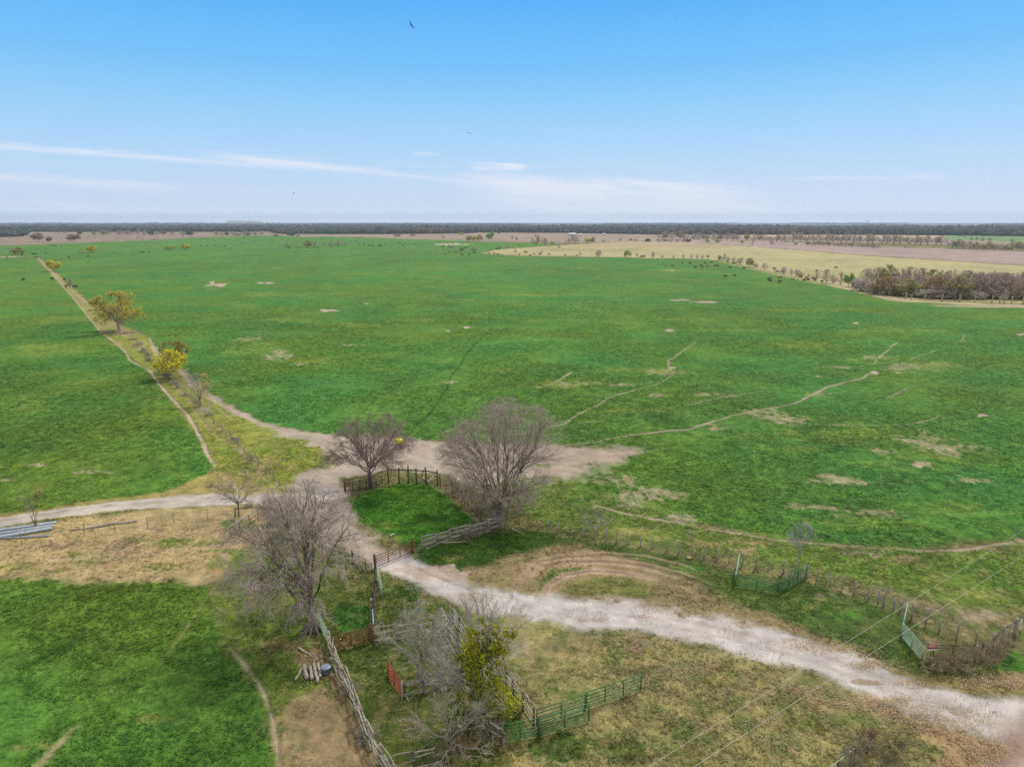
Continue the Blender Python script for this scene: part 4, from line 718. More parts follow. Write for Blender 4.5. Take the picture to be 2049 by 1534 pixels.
# ------------------------------------------------------------------ fences, gates, panels
M_wood = newmat('weathered_wood', (.36,.31,.26), bscale=7, var=.4, bump=.6)
M_dark = newmat('dark_wood', (.13,.10,.08), bscale=7, var=.4, bump=.5)
M_grey = newmat('grey_plank', (.40,.385,.36), bscale=5, var=.3, bump=.4)
M_pole = newmat('bleached_pole', (.40,.35,.29), bscale=6, var=.4, bump=.5)
M_rust = newmat('rusty_pipe', (.21,.08,.05), bscale=9, var=.45, bump=.3, rough=.8)
M_brown = newmat('brown_pipe', (.11,.075,.06), bscale=9, var=.4, bump=.3, rough=.8)
M_red = newmat('red_paint', (.36,.06,.04), bscale=9, var=.3, rough=.5)
M_green = newmat('green_paint', (.075,.21,.08), bscale=6, var=.25, rough=.45)
M_lgreen = newmat('faded_green_paint', (.34,.46,.33), bscale=6, var=.25, rough=.5)
M_wire = newmat('wire', (.25,.22,.20), rough=.6, metallic=.3)
M_steel = newmat('galvanised', (.46,.50,.55), bscale=3, var=.25, rough=.45, metallic=.35)
M_white = newmat('white_paint', (.75,.75,.73), bscale=6, var=.15, rough=.5)
M_signred = newmat('sign_red', (.45,.05,.045), rough=.5)
M_conduct = newmat('bare_cable', (.62,.58,.55), rough=.4, var=.1)
def bar(geo, a, b, r, k=6, r2=None, mid=0, g=rng):
    a = np.array(a, float); b = np.array(b, float); m = 2+mid; t = np.linspace(0, 1, m)[:, None]
    P = a*(1-t)+b*t
    if mid: P[1:-1] += g.normal(size=(mid, 3))*np.linalg.norm(b-a)*.012
    tubes(geo, P[None], np.linspace(r, r if r2 is None else r2, m)[None], k)
    # caps
    base = geo.k-m*k
    geo.v.append(np.zeros((0, 3))); geo.c.append(np.zeros((0, 3))); geo.f.append(np.concatenate([np.arange(base, base+k)[::-1], np.arange(base+(m-1)*k, base+m*k)])); geo.n.append(np.array([k, k]))
def box(geo, a, b, wid, hgt_):
    """plank from a to b (centre line), wid across (horizontal), hgt_ vertical"""
    a = np.array(a, float); b = np.array(b, float); d = nrm(b-a); s = nrm(np.cross(d, [0,0,1.]))*wid/2; u_ = np.cross(s/np.linalg.norm(s), d)*hgt_/2
    v_ = [a-s-u_, a+s-u_, a+s+u_, a-s+u_, b-s-u_, b+s-u_, b+s+u_, b-s+u_]
    geo.add(v_, [[0,1,2,3][::-1],[4,5,6,7],[0,1,5,4],[1,2,6,5],[2,3,7,6],[3,0,4,7]])
def L0(geo, origin):
    o_ = np.array(origin); geo.v = [q-o_ if len(q) else q for q in geo.v]
def part(geo, name, mat, root, smooth=False):
    L0(geo, root.location); return link(name, geo.build(name, mat, smooth), root)
def v3(p, z=0): return np.array([p[0], p[1], z])
def post_part(root, p, h, r, mat, lean=.04, k=7, g=rng, z0=-.15):
    ge = Geo(); l_ = g.normal(size=2)*lean*h
    bar(ge, (p[0], p[1], z0), (p[0]+l_[0], p[1]+l_[1], h), r, k, r*.85, 2, g); part(ge, 'post', mat, root)
def tube_gate(name, p0, p1, label, cat='gate', h=1.35, z0=.18, rails=6, stiles=1, r=.028, mat=None, posts=(None, None), posth=1.6, postr=.08, postmat=None, group=None, uneven=True):
    a, b = v3(G(*p0)), v3(G(*p1)); root = empty(name, tuple(a), 0, label, cat, group); r *= 1.35
    ge = Geo()
    for q in range(rails):
        f = q/(rails-1); f = f**(1.25 if uneven else 1); z = z0+(h-z0)*f
        bar(ge, a+[0,0,z], b+[0,0,z], r*.8, 6)
    part(ge, 'rails', mat, root, True)
    ge = Geo()
    for e in (a, b): bar(ge, e+[0,0,z0-.03], e+[0,0,h+.02], r*1.25, 6)
    part(ge, 'frame', mat, root, True)
    for q in range(stiles):
        ge = Geo(); f = (q+1)/(stiles+1); c_ = a*(1-f)+b*f; bar(ge, c_+[0,0,z0], c_+[0,0,h], r*1.15, 6); part(ge, 'brace', mat, root, True)
    for e, sg, pm in ((a, -1, posts[0]), (b, 1, posts[1])):
        if pm: d = nrm(b-a)*.14*sg; post_part(root, e+d, posth, postr, pm, .01)
    return root
def post_fence(name, pts, label, h=1.4, r=.07, mat=None, wires=4, cat='fence', group=None, hj=.12, k=7, wr=.007, extra=None, seed=1, lean=.04, wire_ext=None):
    g = np.random.default_rng(seed); P = [v3(G(*p)) for p in pts]; root = empty(name, tuple(P[0]), 0, label, cat, group)
    for q, p in enumerate(P): post_part(root, p, h*(1+g.uniform(-hj, hj)), r*g.uniform(.8, 1.2), mat, lean, k, g)
    if wires:
        ge = Geo(); PP = np.array(P)
        for w_ in range(wires):
            z = h*(.25+.68*w_/max(1, wires-1)); Q = PP.copy(); Q[:, 2] = z+g.normal(size=len(PP))*.02
            tubes(ge, Q[None], np.full((1, len(Q)), wr), 3)
        part(ge, 'wires', M_wire, root)
    return root
def rail_fence(name, pts, label, h=1.35, rails=5, mat=None, pmat=None, rr=.05, cat='fence', plank=False, jit=.05, spare=0, postr=.09, seed=1, postspace=1, pm_h=1.5, group=None, z0=.25):
    g = np.random.default_rng(seed); P = [v3(G(*p)) for p in pts]; root = empty(name, tuple(P[0]), 0, label, cat, group)
    for p in P: post_part(root, p, pm_h*g.uniform(.92, 1.1), postr*g.uniform(.85, 1.15), pmat or mat, .03, 7, g)
    for i_ in range(len(P)-1):
        a, b = P[i_], P[i_+1]; d = b-a; side = nrm(np.cross(d, [0,0,1.]))
        for q in range(rails):
            z = z0+(h-z0)*q/(rails-1); za, zb = z+g.normal()*jit, z+g.normal()*jit; ge = Geo()
            ov = d*(.04 if jit < .06 else .16*g.uniform(.3, 1.2))
            s0 = side*(postr+rr*.8)*(1 if (q+i_) % 2 else -1)
            if plank: box(ge, a-ov*.3+[0,0,za]+s0*1.0, b+ov*.3+[0,0,zb]+s0*1.0, .045, rr*2)
            else: bar(ge, a-ov+[0,0,za]+s0*g.uniform(.6, 1.6), b+ov+[0,0,zb]+s0*g.uniform(.6, 1.6), rr*g.uniform(.7, 1.25), 6, rr*g.uniform(.5, .9), 3, g)
            part(ge, 'rail', mat, root)
        for q in range(spare):
            ge = Geo(); f0, f1 = g.uniform(-.3, .3), g.uniform(.7, 1.35); zz = g.uniform(.1, h*1.05)
            bar(ge, a+d*f0+side*g.normal()*.2+[0,0,max(.06, zz+g.normal()*.25)], a+d*f1+side*g.normal()*.2+[0,0,max(.06, zz+g.normal()*.25)], rr*g.uniform(.5, 1), 6, rr*.4, 3, g); part(ge, 'rail', mat, root)
    return root

tube_gate('tube_gate', (753,1138), (824,1107), 'rusty red tube gate standing across the dirt road between two posts', mat=M_rust, r=.034, stiles=2, posts=(M_dark, M_rust), posth=1.75, postr=.15, rails=6, h=1.45)
tube_gate('fence_panel', (707,1128), (745,1149), 'brown pipe fence panel running left from the road gate post', 'fence panel', mat=M_brown, stiles=2, posts=(M_brown, None), h=1.35)
tube_gate('tube_gate', (755,1158), (765,1196), 'pale green tube gate swung open edge-on, below the road gate', mat=M_lgreen, stiles=1, h=1.5, r=.035)
rail_fence('plank_fence', [(845,1098),(872,1090),(900,1082),(940,1073),(978,1064),(1005,1056)], 'weathered grey plank fence between the road gate and the widest bare tree', mat=M_grey, pmat=M_wood, rails=5, rr=.075, plank=True, jit=.045, seed=3, h=1.4, spare=1)
tube_gate('fence_panel', (692,986), (734,979), 'wide rusty pipe panel with an end post, left of the round-topped tree', 'fence panel', mat=M_brown, h=1.5, stiles=2, posts=(M_rust, None), posth=2.0, postr=.11, r=.036)
tube_gate('fence_panel', (741,977), (765,971), 'short rusty pipe panel just right of the round-topped tree trunk', 'fence panel', mat=M_brown, h=1.5, stiles=1, posts=(M_brown, None), posth=1.9, postr=.1, r=.036)
# tall post and rail at the back of the pen
g = np.random.default_rng(12)
rt = empty('post_and_rail_fence', G3(777,966), 0, 'tall dark post and rail fence at the back of the grass pen', 'fence')
for (px, py, hh_) in [(777,966,2.35),(799,967,2.3),(817,967,2.75),(834,968,2.35),(853,969,2.6),(875,971,2.3)]: post_part(rt, v3(G(px,py)), hh_, .11, M_dark, .02 if px != 799 else .09, 7, g)
ge = Geo(); bar(ge, v3(G(775,966), 2.05), v3(G(817,967), 2.0), .085, 7, None, 2, g); bar(ge, v3(G(816,967), 2.0), v3(G(877,971), 1.85), .085, 7, None, 2, g); part(ge, 'rail', M_dark, rt)
ge = Geo(); bar(ge, v3(G(692,986), 1.85), v3(G(741,977), 1.85), .06, 7, None, 2, g); bar(ge, v3(G(741,977), 1.85), v3(G(776,967), 2.0), .06, 7, None, 2, g)
ov = empty('overhead_rail', G3(692,986), 0, 'long brown pole laid along the tops of the rusty pen panels', 'rail'); part(ge, 'pole', M_brown, ov)
post_fence('wire_fence', [(881,974),(893,981),(906,989),(918,996),(926,1003),(936,1013),(945,1022),(953,1032),(962,1043)], 'wire fence with dark thin posts down the right side of the grass pen', h=1.7, r=.06, mat=M_dark, wires=5, seed=5, lean=.06, hj=.2)
post_fence('post_fence', [(1055,1057),(1077,1060),(1097,1063),(1117,1067),(1143,1070),(1166,1074),(1188,1078),(1213,1083),(1233,1087),(1256,1090),(1282,1095),(1305,1098),(1334,1103),(1357,1110),(1385,1114),(1407,1118),(1433,1122),(1459,1127),(1485,1132),(1512,1138),(1537,1142),(1566,1147),(1590,1150),(1614,1153)], 'long grey wooden post and wire fence right of the widest bare tree', h=1.5, r=.085, mat=M_wood, wires=4, seed=6, hj=.15)
post_fence('post_fence', [(1614,1156),(1635,1161),(1661,1169),(1685,1178),(1709,1187),(1738,1198),(1757,1208),(1769,1214),(1788,1221),(1800,1224),(1824,1236),(1852,1247),(1880,1262),(1914,1278),(1951,1293),(1951,1318)], 'post and wire fence from the green panel corner to the sign gate', h=1.45, r=.085, mat=M_wood, wires=4, seed=7, hj=.15)
tube_gate('tube_gate', (1471,1174), (1556,1187), 'green tube gate facing the camera at the front of the small corner pen', mat=M_green, h=1.35, stiles=1, r=.034, posts=(M_green, M_green), posth=1.45, postr=.06)
tube_gate('tube_gate', (1470,1170), (1478,1131), 'green tube gate seen edge-on at the left side of the small corner pen', mat=M_lgreen, h=1.35, stiles=1, r=.034)
tube_gate('fence_panel', (1559,1187), (1613,1155), 'green panel slanting back on the right side of the small corner pen', 'fence panel', mat=M_green, h=1.5, stiles=2, r=.036, posts=(None, M_dark), posth=1.7)
tube_gate('tube_gate', (1804,1277), (1844,1323), 'light green tube gate nearest the road, left of the red and white sign', mat=M_lgreen, h=1.45, stiles=1, r=.036, rails=7)
tube_gate('tube_gate', (1803,1275), (1812,1236), 'light green tube gate seen edge-on where the power lines cross it', mat=M_lgreen, h=1.45, stiles=1, r=.036)
sg = tube_gate('tube_gate', (1866,1316), (1944,1315), 'thin brown tube gate behind dry weeds, with a sign at its left end', mat=M_brown, h=1.2, stiles=1, r=.026)
# the sign
sr = empty('warning_sign', G3(1862,1318), 0, 'small red and white sign on a post at the end of the brown gate', 'sign')
p = v3(G(1862,1318)); ge = Geo(); bar(ge, p+[.0,.06,-.1], p+[0,.06,1.15], .035); part(ge, 'post', M_dark, sr)
ge = Geo(); box(ge, p+[-.42,0,1.18], p+[.42,0,1.18], .02, .46); part(ge, 'board', M_signred, sr)
ge = Geo(); box(ge, p+[-.42,-.014,.88], p+[.42,-.014,.88], .02, .17); part(ge, 'lower_plate', M_white, sr)
ge = Geo(); box(ge, p+[-.34,-.014,1.27], p+[.34,-.014,1.27], .012, .07); box(ge, p+[-.34,-.014,1.12], p+[.34,-.014,1.12], .012, .045); part(ge, 'lettering', M_white, sr)
# corner timber at the right
ct = empty('corner_posts', G3(2030,1270), 0, 'heavy timber corner posts with a slanting brace rail at the right edge', 'fence corner')
for (px, py, hh_, r_, m_) in [(2030,1270,1.7,.17,M_wood),(2006,1284,1.6,.14,M_pole),(1987,1294,1.35,.10,M_wood),(2041,1262,1.2,.06,M_white),(1964,1317,1.5,.11,M_dark)]: post_part(ct, v3(G(px,py)), hh_, r_, m_, .03)
ge = Geo(); bar(ge, v3(G(2030,1270),1.45), v3(G(2006,1284),1.35), .06); bar(ge, v3(G(2006,1284),1.3), v3(G(1987,1294),.9), .05); part(ge, 'rail', M_dark, ct)
post_fence('wire_fence', [(1966,1316),(1974,1308),(1987,1296),(1996,1290),(2018,1278),(2032,1270)], 'short sagging wire fence beside the heavy corner posts', h=1.25, r=.05, mat=M_wood, wires=4, seed=8, lean=.1, hj=.2)
# green panels at the bottom
GPG = 'green panels at the bottom of the pens'
tube_gate('fence_panel', (1173,1420), (1282,1382), 'right-hand long green pipe panel reaching furthest into the open grass', 'fence panel', mat=M_green, h=1.55, stiles=2, r=.034, group=GPG, posts=(M_green, None), posth=1.6, postr=.05)
tube_gate('fence_panel', (1074,1456), (1170,1424), 'rear green pipe panel behind the front green panel, by the pole stack', 'fence panel', mat=M_green, h=1.55, stiles=1, r=.034, group=GPG)
tube_gate('fence_panel', (1080,1474), (1178,1444), 'front green pipe panel, nearest the camera, with a dark end post', 'fence panel', mat=M_green, h=1.6, stiles=1, r=.034, group=GPG, posts=(M_brown, None), posth=1.7, postr=.06)
tube_gate('fence_panel', (1006,1486), (1076,1474), 'left green pipe panel running under the yellow green tree', 'fence panel', mat=M_green, h=1.55, stiles=1, r=.034, group=GPG, posts=(M_dark, None), posth=1.7, postr=.1)
# pole fence down the left side
rail_fence('pole_fence', [(661,1296),(668,1322),(677,1348),(690,1372),(703,1396),(713,1424),(722,1450),(732,1476),(745,1502),(762,1530),(788,1566)], 'long curving fence of stacked bleached poles down the left of the pens', mat=M_pole, pmat=M_wood, rails=4, rr=.06, jit=.12, spare=2, seed=21, h=1.4, pm_h=1.55)
tube_gate('fence_panel', (636,1248), (658,1292), 'narrow green wire panel beside the trunk of the big rooted tree', 'fence panel', mat=M_lgreen, h=1.5, stiles=3, rails=9, r=.02, uneven=False)
tube_gate('tube_gate', (665,1303), (740,1286), 'rusty tube gate across the pens between pole fence and leaning pipe', mat=M_rust, h=1.5, stiles=1, r=.03, rails=8, posts=(None, M_rust), posth=1.9, postr=.09)
rail_fence('rail_fence', [(750,1290),(792,1282),(835,1272),(868,1266),(897,1260)], 'brown rail fence across the middle of the pens behind the slender trees', mat=M_wood, pmat=M_dark, rails=5, rr=.05, jit=.04, seed=22, h=1.55, pm_h=1.7)
rail_fence('pipe_fence', [(751,1165),(750,1188),(748,1212),(747,1238),(746,1262),(746,1284)], 'dark fence seen end-on running from the road gate to the leaning pipe', mat=M_brown, pmat=M_dark, rails=5, rr=.03, jit=.02, seed=23, h=1.4, postr=.07, pm_h=1.5)
ge = Geo(); pr = empty('steel_pipe', G3(748,1284), 0, 'pale steel pipe resting along the end-on dark fence', 'pipe'); bar(ge, v3(G(747,1250), 1.62), v3(G(749,1284), 1.75), .05); part(ge, 'pipe', M_steel, pr)
tube_gate('tube_gate', (777,1355), (804,1397), 'bright red tube gate standing half open inside the pens', mat=M_red, h=1.55, stiles=1, r=.036, rails=7, posts=(None, M_pole), posth=1.65, postr=.11)
rail_fence('log_fence', [(812,1397),(845,1388),(880,1376),(925,1360)], 'rough log fence running right from the bright red gate', mat=M_wood, pmat=M_dark, rails=4, rr=.06, jit=.08, spare=2, seed=24, h=1.4)
rail_fence('chute_fence', [(881,1248),(898,1279),(916,1310),(936,1346)], 'left side of the loading chute, pale straight rails', mat=M_pole, pmat=M_dark, rails=5, rr=.06, jit=.03, seed=25, h=1.6, pm_h=1.75, plank=False)
rail_fence('chute_fence', [(905,1243),(919,1268),(934,1298),(950,1330)], 'right side of the loading chute, grey boards with a green cast', mat=M_grey, pmat=M_dark, rails=6, rr=.05, jit=.03, seed=26, h=1.6, pm_h=1.75, plank=True)
rail_fence('pole_fence', [(1012,1368),(1028,1393),(1046,1422),(1068,1454)], 'stacked pole fence right of the yellow green tree', mat=M_pole, pmat=M_dark, rails=5, rr=.045, jit=.1, spare=2, seed=27, h=1.5, pm_h=1.6)
rail_fence('pole_fence', [(925,1392),(940,1418),(958,1448),(980,1476),(1003,1492)], 'stacked pole fence below and left of the yellow green tree', mat=M_pole, pmat=M_dark, rails=5, rr=.045, jit=.1, spare=2, seed=28, h=1.5, pm_h=1.6)
rail_fence('rail_fence', [(790,1552),(830,1540),(870,1528)], 'two-rail fence crossing the bottom of the pens', mat=M_wood, pmat=M_dark, rails=3, rr=.05, jit=.03, seed=29, h=1.5)
# corridor fence on the left
cf = [(262,676),(274,690),(285,702),(291,709),(301,718),(309,727),(320,739),(333,753),(345,764),(358,777),(372,790),(385,803),(398,815),(412,832),(428,848),(445,864),(462,880),(477,893),(490,906),(503,920),(517,934),(532,948),(547,962),(560,972),(574,984),(590,996),(600,1008)]
post_fence('post_fence', cf, 'grey wooden post and wire fence up the left corridor between fields', h=1.5, r=.09, mat=M_wood, wires=4, seed=31, hj=.15)
post_fence('steel_post_fence', [(-60,1098),(43,1086),(170,1071),(230,1067),(297,1058),(349,1047),(416,1040),(470,1036)], 'thin steel post and wire fence along the dry bank by the beams', h=1.45, r=.028, mat=M_brown, wires=4, seed=32)
post_fence('post_fence', [(1812,598),(1823,600),(1850,601),(1885,603),(1920,604),(1950,605),(1984,606),(2000,607),(2024,608),(2047,609),(2075,610)], 'pale post fence in front of the right wooded strip', h=3.2, r=.28, mat=M_pole, wires=0, seed=33)
rust = rail_fence('pipe_fence', [(461,1079),(481,1067),(500,1053),(517,1041)], 'rusty pipe fence with a grey top pole below the small open tree', mat=M_rust, pmat=M_rust, rails=5, rr=.03, jit=.01, seed=34, h=1.25, postr=.065, pm_h=1.45)
ge = Geo(); bar(ge, v3(G(459,1080),1.52), v3(G(517,1041),1.6), .075); part(ge, 'top_pole', M_grey, rust)
tf = empty('hitching_rail', G3(474,1038), 0, 'single dark pipe rail and red posts behind the small open tree', 'rail')
for (px, py) in [(473,1040),(529,1030),(541,1034)]: post_part(tf, v3(G(px,py)), 1.7, .07, M_rust, .01)
ge = Geo(); bar(ge, v3(G(473,1040),1.45), v3(G(507,1036),1.5), .06); part(ge, 'rail', M_brown, tf)
rail_fence('pipe_fence', [(524,1082),(536,1102),(552,1122),(570,1146),(590,1176),(610,1215),(626,1246)], 'brown pipe and post fence running under the left of the big rooted tree', mat=M_brown, pmat=M_dark, rails=4, rr=.035, jit=.05, seed=35, h=1.3, pm_h=1.5)
ge = Geo(); wp = empty('white_pole', G3(522,1080), 0, 'short white pole on top of the brown pipe fence near the bush', 'pole'); bar(ge, v3(G(522,1080),1.58), v3(G(533,1098),1.52), .055); part(ge, 'pole', M_white, wp)
# fence with a pipe rail at the bottom edge
bf = empty('pipe_rail_fence', G3(1674,1550), 0, 'pale pipe rail on dark posts at the bottom edge, running into dead weeds', 'fence')
for (px, py) in [(1640,1580),(1674,1551),(1708,1528),(1735,1508)]: post_part(bf, v3(G(px,py)), 1.35, .075, M_dark, .02)
ge = Geo(); bar(ge, v3(G(1600,1612),1.3), v3(G(1712,1524),1.3), .032); part(ge, 'rail', M_lgreen, bf)

# ------------------------------------------------------------------ things lying about
# grey steel beams
bg_ = 'grey steel beams beside the left road'
M_beamA = M_steel
beams = [((-150,1082),(112,1046),.42,.16,'upper long grey steel beam beside the sapling'),((-160,1092),(108,1052),.36,.16,'middle long grey steel beam beside the sapling'),((-170,1104),(104,1059),.40,.28,'lower wide grey steel beam ending in a dark open end'),((-20,1079),(98,1072),.14,.1,'short thin steel strip lying in front of the beams')]
for q, (p0, p1, wd, ht, lb) in enumerate(beams):
    a, b_ = v3(G(*p0), ht/2), v3(G(*p1), ht/2); r_ = empty('steel_beam', tuple(a*[1,1,0]), 0, lb, 'beam', bg_)
    ge = Geo(); box(ge, a, b_, wd, ht); part(ge, 'web', M_beamA, r_)
    d = nrm(b_-a); s = nrm(np.cross(d, [0,0,1.]))
    for sg_ in (-1, 1):
        ge = Geo(); box(ge, a+s*sg_*(wd/2+.012)+[0,0,.03], b_+s*sg_*(wd/2+.012)+[0,0,.03], .02, ht+.06); part(ge, 'flange', M_beamA, r_)
def log(name, p0, p1, r, lb, mat=M_wood, r2=None, cat='log', group=None, z=None):
    a, b_ = v3(G(*p0), r if z is None else z), v3(G(*p1), (r2 or r) if z is None else z); r_ = empty(name, tuple(a*[1,1,0]), 0, lb, cat, group)
    ge = Geo(); bar(ge, a, b_, r, 9, r2, 4); part(ge, 'stem', mat, r_, True)
    g_ = np.random.default_rng(int(p0[0]))
    ge = Geo()
    for q in range(3):
        f = g_.uniform(.2, .8); c_ = a*(1-f)+b_*f; dd = nrm(g_.normal(size=3)*[1,1,.3]+[0,0,.8]); bar(ge, c_, c_+dd*r*1.7, r*.3, 6)
    part(ge, 'knots', mat, r_)
log('wooden_pole', (142,1061), (274,1044), .10, 'long bleached utility pole lying on the dry bank, darker right end', M_pole, .17, 'pole')
for q, (p0, p1, r_) in enumerate([((591,1362),(606,1338),.10),((614,1360),(609,1334),.16),((625,1362),(621,1337),.14),((636,1368),(628,1330),.13),((633,1358),(629,1335),.12),((642,1358),(637,1331),.12)]):
    log('cut_log', p0, p1, r_, f'split grey log, {ORD[q]} from the left in the pile beside the tub', M_pole, r_*.9, 'log', 'cut logs beside the blue tub', z=r_+.02*q)
log('fallen_branch', (597,1297), (631,1316), .09, 'fallen branch below the roots of the big rooted tree', M_pole, .04, 'branch')
log('fallen_branch', (884,1087), (932,1084), .09, 'pale pole lying on the grass in front of the plank fence', M_pole, .06, 'pole')
log('fallen_branch', (1024,1058), (1049,1070), .08, 'forked pale branch on the grass below the widest bare tree', M_pole, .03, 'branch')
log('fallen_branch', (780,1075), (788,1069), .12, 'short log lying on the grass inside the pen near the road', M_pole, .1, 'log')
log('fallen_branch', (204,668), (232,664), .45, 'thick fallen limb left of the big spreading tree', M_wood, .25, 'branch')
log('fallen_branch', (248,666), (278,667), .28, 'thinner fallen limb right of the big spreading tree', M_wood, .12, 'branch')
for q, (p0, p1) in enumerate([((845,958),(858,966)),((857,970),(866,956)),((862,966),(872,962)),((848,952),(850,938))]): log('broken_rail', p0, p1, .10, f'broken rail leaning by the tall pen posts, {ORD[q]} from the left', M_wood if q else M_pole, .06, 'broken rail', 'broken rails by the tall pen posts', z=.15+.15*q)
# tub
tb = empty('water_tub', G3(653,1346), 0, 'round blue grey tub beside the pile of cut logs', 'tub')
def lathe(name, prof, mat, root, loc=(0,0,0), k=28):
    a = np.arange(k)*2*np.pi/k; V = np.array([[r_*math.cos(t), r_*math.sin(t), z] for (r_, z) in prof for t in a])+np.array(loc); F_ = []
    for i_ in range(len(prof)-1):
        for j_ in range(k): F_.append([i_*k+j_, i_*k+(j_+1) % k, (i_+1)*k+(j_+1) % k, (i_+1)*k+j_])
    ge = Geo(); ge.add(V, F_); return link(name, ge.build(name, mat, True), root)
M_tub = newmat('blue_grey_plastic', (.16,.20,.27), rough=.5, var=.15, bscale=2); M_tub2 = newmat('blue_grey_plastic_light', (.24,.29,.36), rough=.4, var=.15, bscale=2)
lathe('body', [(.0,.01),(.34,.01),(.38,.1),(.40,.55),(.43,.56),(.43,.60),(.39,.60)], M_tub, tb); lathe('lid', [(.40,.605),(.38,.63),(.2,.645),(.0,.65)], M_tub2, tb)
def bucket(px, py, lb, s=1.0):
    r_ = empty('white_bucket', G3(px, py), .4, lb, 'bucket'); lathe('body', [(0,.0),(.15*s,0),(.18*s,.34*s),(.17*s,.34*s),(.14*s,.03),(0,.03)], M_white, r_, k=16); lathe('rim', [(.185*s,.30*s),(.2*s,.31*s),(.2*s,.345*s),(.18*s,.345*s)], M_white, r_, k=16); return r_
b1 = bucket(517,1182, 'white bucket tipped on the grass left of the big rooted tree', 1.1); b1.rotation_euler[0] = 1.3; b1.location.z += .18
b2 = bucket(741,1203, 'small white bucket beside the dark end-on fence', .9); b2.rotation_euler[1] = 1.3; b2.location.z += .15
M_sack = newmat('tan_sack', (.55,.42,.20), var=.2, bscale=5, bump=.3)
sk = empty('feed_sack', G3(1379,1117), .3, 'small tan sack lying under the post fence left of the green panels', 'sack')
v_, f_ = icosph(2); v_ = v_*[.34,.22,.13]*(1+.12*rng.normal(size=(len(v_),1)).clip(-1,1))+[0,0,.11]; ge = Geo(); ge.add(v_, f_); link('bag', ge.build('bag', M_sack, True), sk)
v_, f_ = icosph(1); ge = Geo(); ge.add(v_*[.09,.05,.05]+[.38,0,.10], f_); link('neck', ge.build('neck', M_sack, True), sk)
# yellow ball shaped clump in the tree
M_yel = newmat('bright_yellow', (.72,.60,.02), rough=.35, var=.15, bscale=3)
yb = empty('yellow_balloon', G3(804,985), 0, 'round bright yellow balloon-like clump at the right edge of the round-topped tree', 'balloon')
yz = UP(804,985, 102); v_, f_ = icosph(3); dsp = 1+.10*np.sin(v_[:,0:1]*6+1)*np.cos(v_[:,1:2]*5)*1.2+.06*np.sin(v_[:,2:3]*9); ge = Geo(); ge.add(v_*.46*dsp*[1.05,.9,.95]+[0,0,yz], f_); link('body', ge.build('body', M_yel, True), yb)
v_, f_ = icosph(2); ge = Geo(); ge.add(v_*.2+[-.42,0,yz+.24], f_); link('lobe', ge.build('lobe', M_yel, True), yb)
ge = Geo(); bar(ge, (.1,0,yz-.95), (.12,0,yz-.4), .05, 6, .03, 2); link('stem', ge.build('stem', M_dark), yb)
# dead weeds by the sign gate and the bottom fence
wl_ = [((1872,1341),.8,2.6,'at the left, below the red and white sign'),((1900,1342),1.1,2.8,'left of centre, before the thin brown gate'),((1928,1343),1.2,2.8,'in the middle, before the thin brown gate'),((1955,1336),1.7,3.0,'right of centre, by the gate posts'),((1985,1330),1.8,3.0,'at the right, below the corner posts'),((2008,1308),1.3,2.6,'behind, below the brace rail'),((1908,1328),.6,1.8,'behind, close to the thin brown gate')]
for q, (p_, hh_, ww_, tx) in enumerate(wl_):
    make_tree('weed_clump', G3(*p_), 'tall dry weed clump '+tx, cat='weeds', group='dry weeds by the sign gate', h=hh_, w=ww_, trunk_h=.1, trunk_r=.02, stems=6, n1=18, n2=6, n3=5, n4=3, seed=400+q, crown_low=0, tr=.009, up=.9, twigc=[(.26,.21,.15),(.23,.17,.13),(.27,.23,.16)][q % 3], leaf=500, leafs=.05, leafc=((.24,.18,.10),(.18,.16,.07),(.2,.12,.08)))
for q, (p_, hh_, ww_, tx) in enumerate([((1716,1520),1.6,2.2,'around the post at the end of the pale pipe rail'),((1740,1500),1.5,2.4,'reddish, at the bottom edge beyond the pipe rail'),((1790,1510),.9,3.0,'low and olive, right of the reddish one'),((1768,1540),1.0,3.0,'at the very bottom edge, right of the pipe rail'),((1700,1545),1.5,2.0,'hanging grey over the pale pipe rail')]):
    make_tree('weed_clump', G3(*p_), 'dead weed clump '+tx, cat='weeds', group='weeds at the bottom edge', h=hh_, w=ww_, trunk_h=.1, trunk_r=.02, stems=6, n1=18, n2=6, n3=5, n4=3, seed=420+q, crown_low=0, tr=.008, up=.8, twigc=[(.26,.22,.18),(.22,.13,.10),(.17,.16,.09),(.18,.16,.10),(.27,.23,.2)][q], leaf=700, leafs=.045, leafc=((.17,.17,.07),(.2,.16,.09)))
# brush under fences (countable dark clumps)
for q, (p_, hh_, ww_, tx) in enumerate([((930,1078),.8,3.0,'dark brush caught under the weathered plank fence'),((960,1070),.9,3.0,'brush under the right end of the plank fence'),((985,1480),1.2,3.0,'brush heap under the left green panel'),((925,1515),1.2,3.6,'orange brown brush at the bottom of the pens'),((735,1480),.8,2.2,'grey twig heap inside the pole fence near the bottom'),((700,1385),.9,1.6,'twigs caught in the middle of the pole fence'),((870,1300),1.4,3.0,'grey twigs piled left of the loading chute')]):
    make_tree('brush_heap', G3(*p_), tx, cat='brush', h=hh_, w=ww_, trunk_h=.05, trunk_r=.02, stems=5, n1=18, n2=6, n3=6, n4=3, seed=440+q, crown_low=0, tr=.009, up=.4, twigc=[(.14,.12,.10),(.18,.15,.13),(.2,.16,.12),(.26,.18,.09),(.24,.22,.19),(.24,.22,.19),(.25,.22,.2)][q])
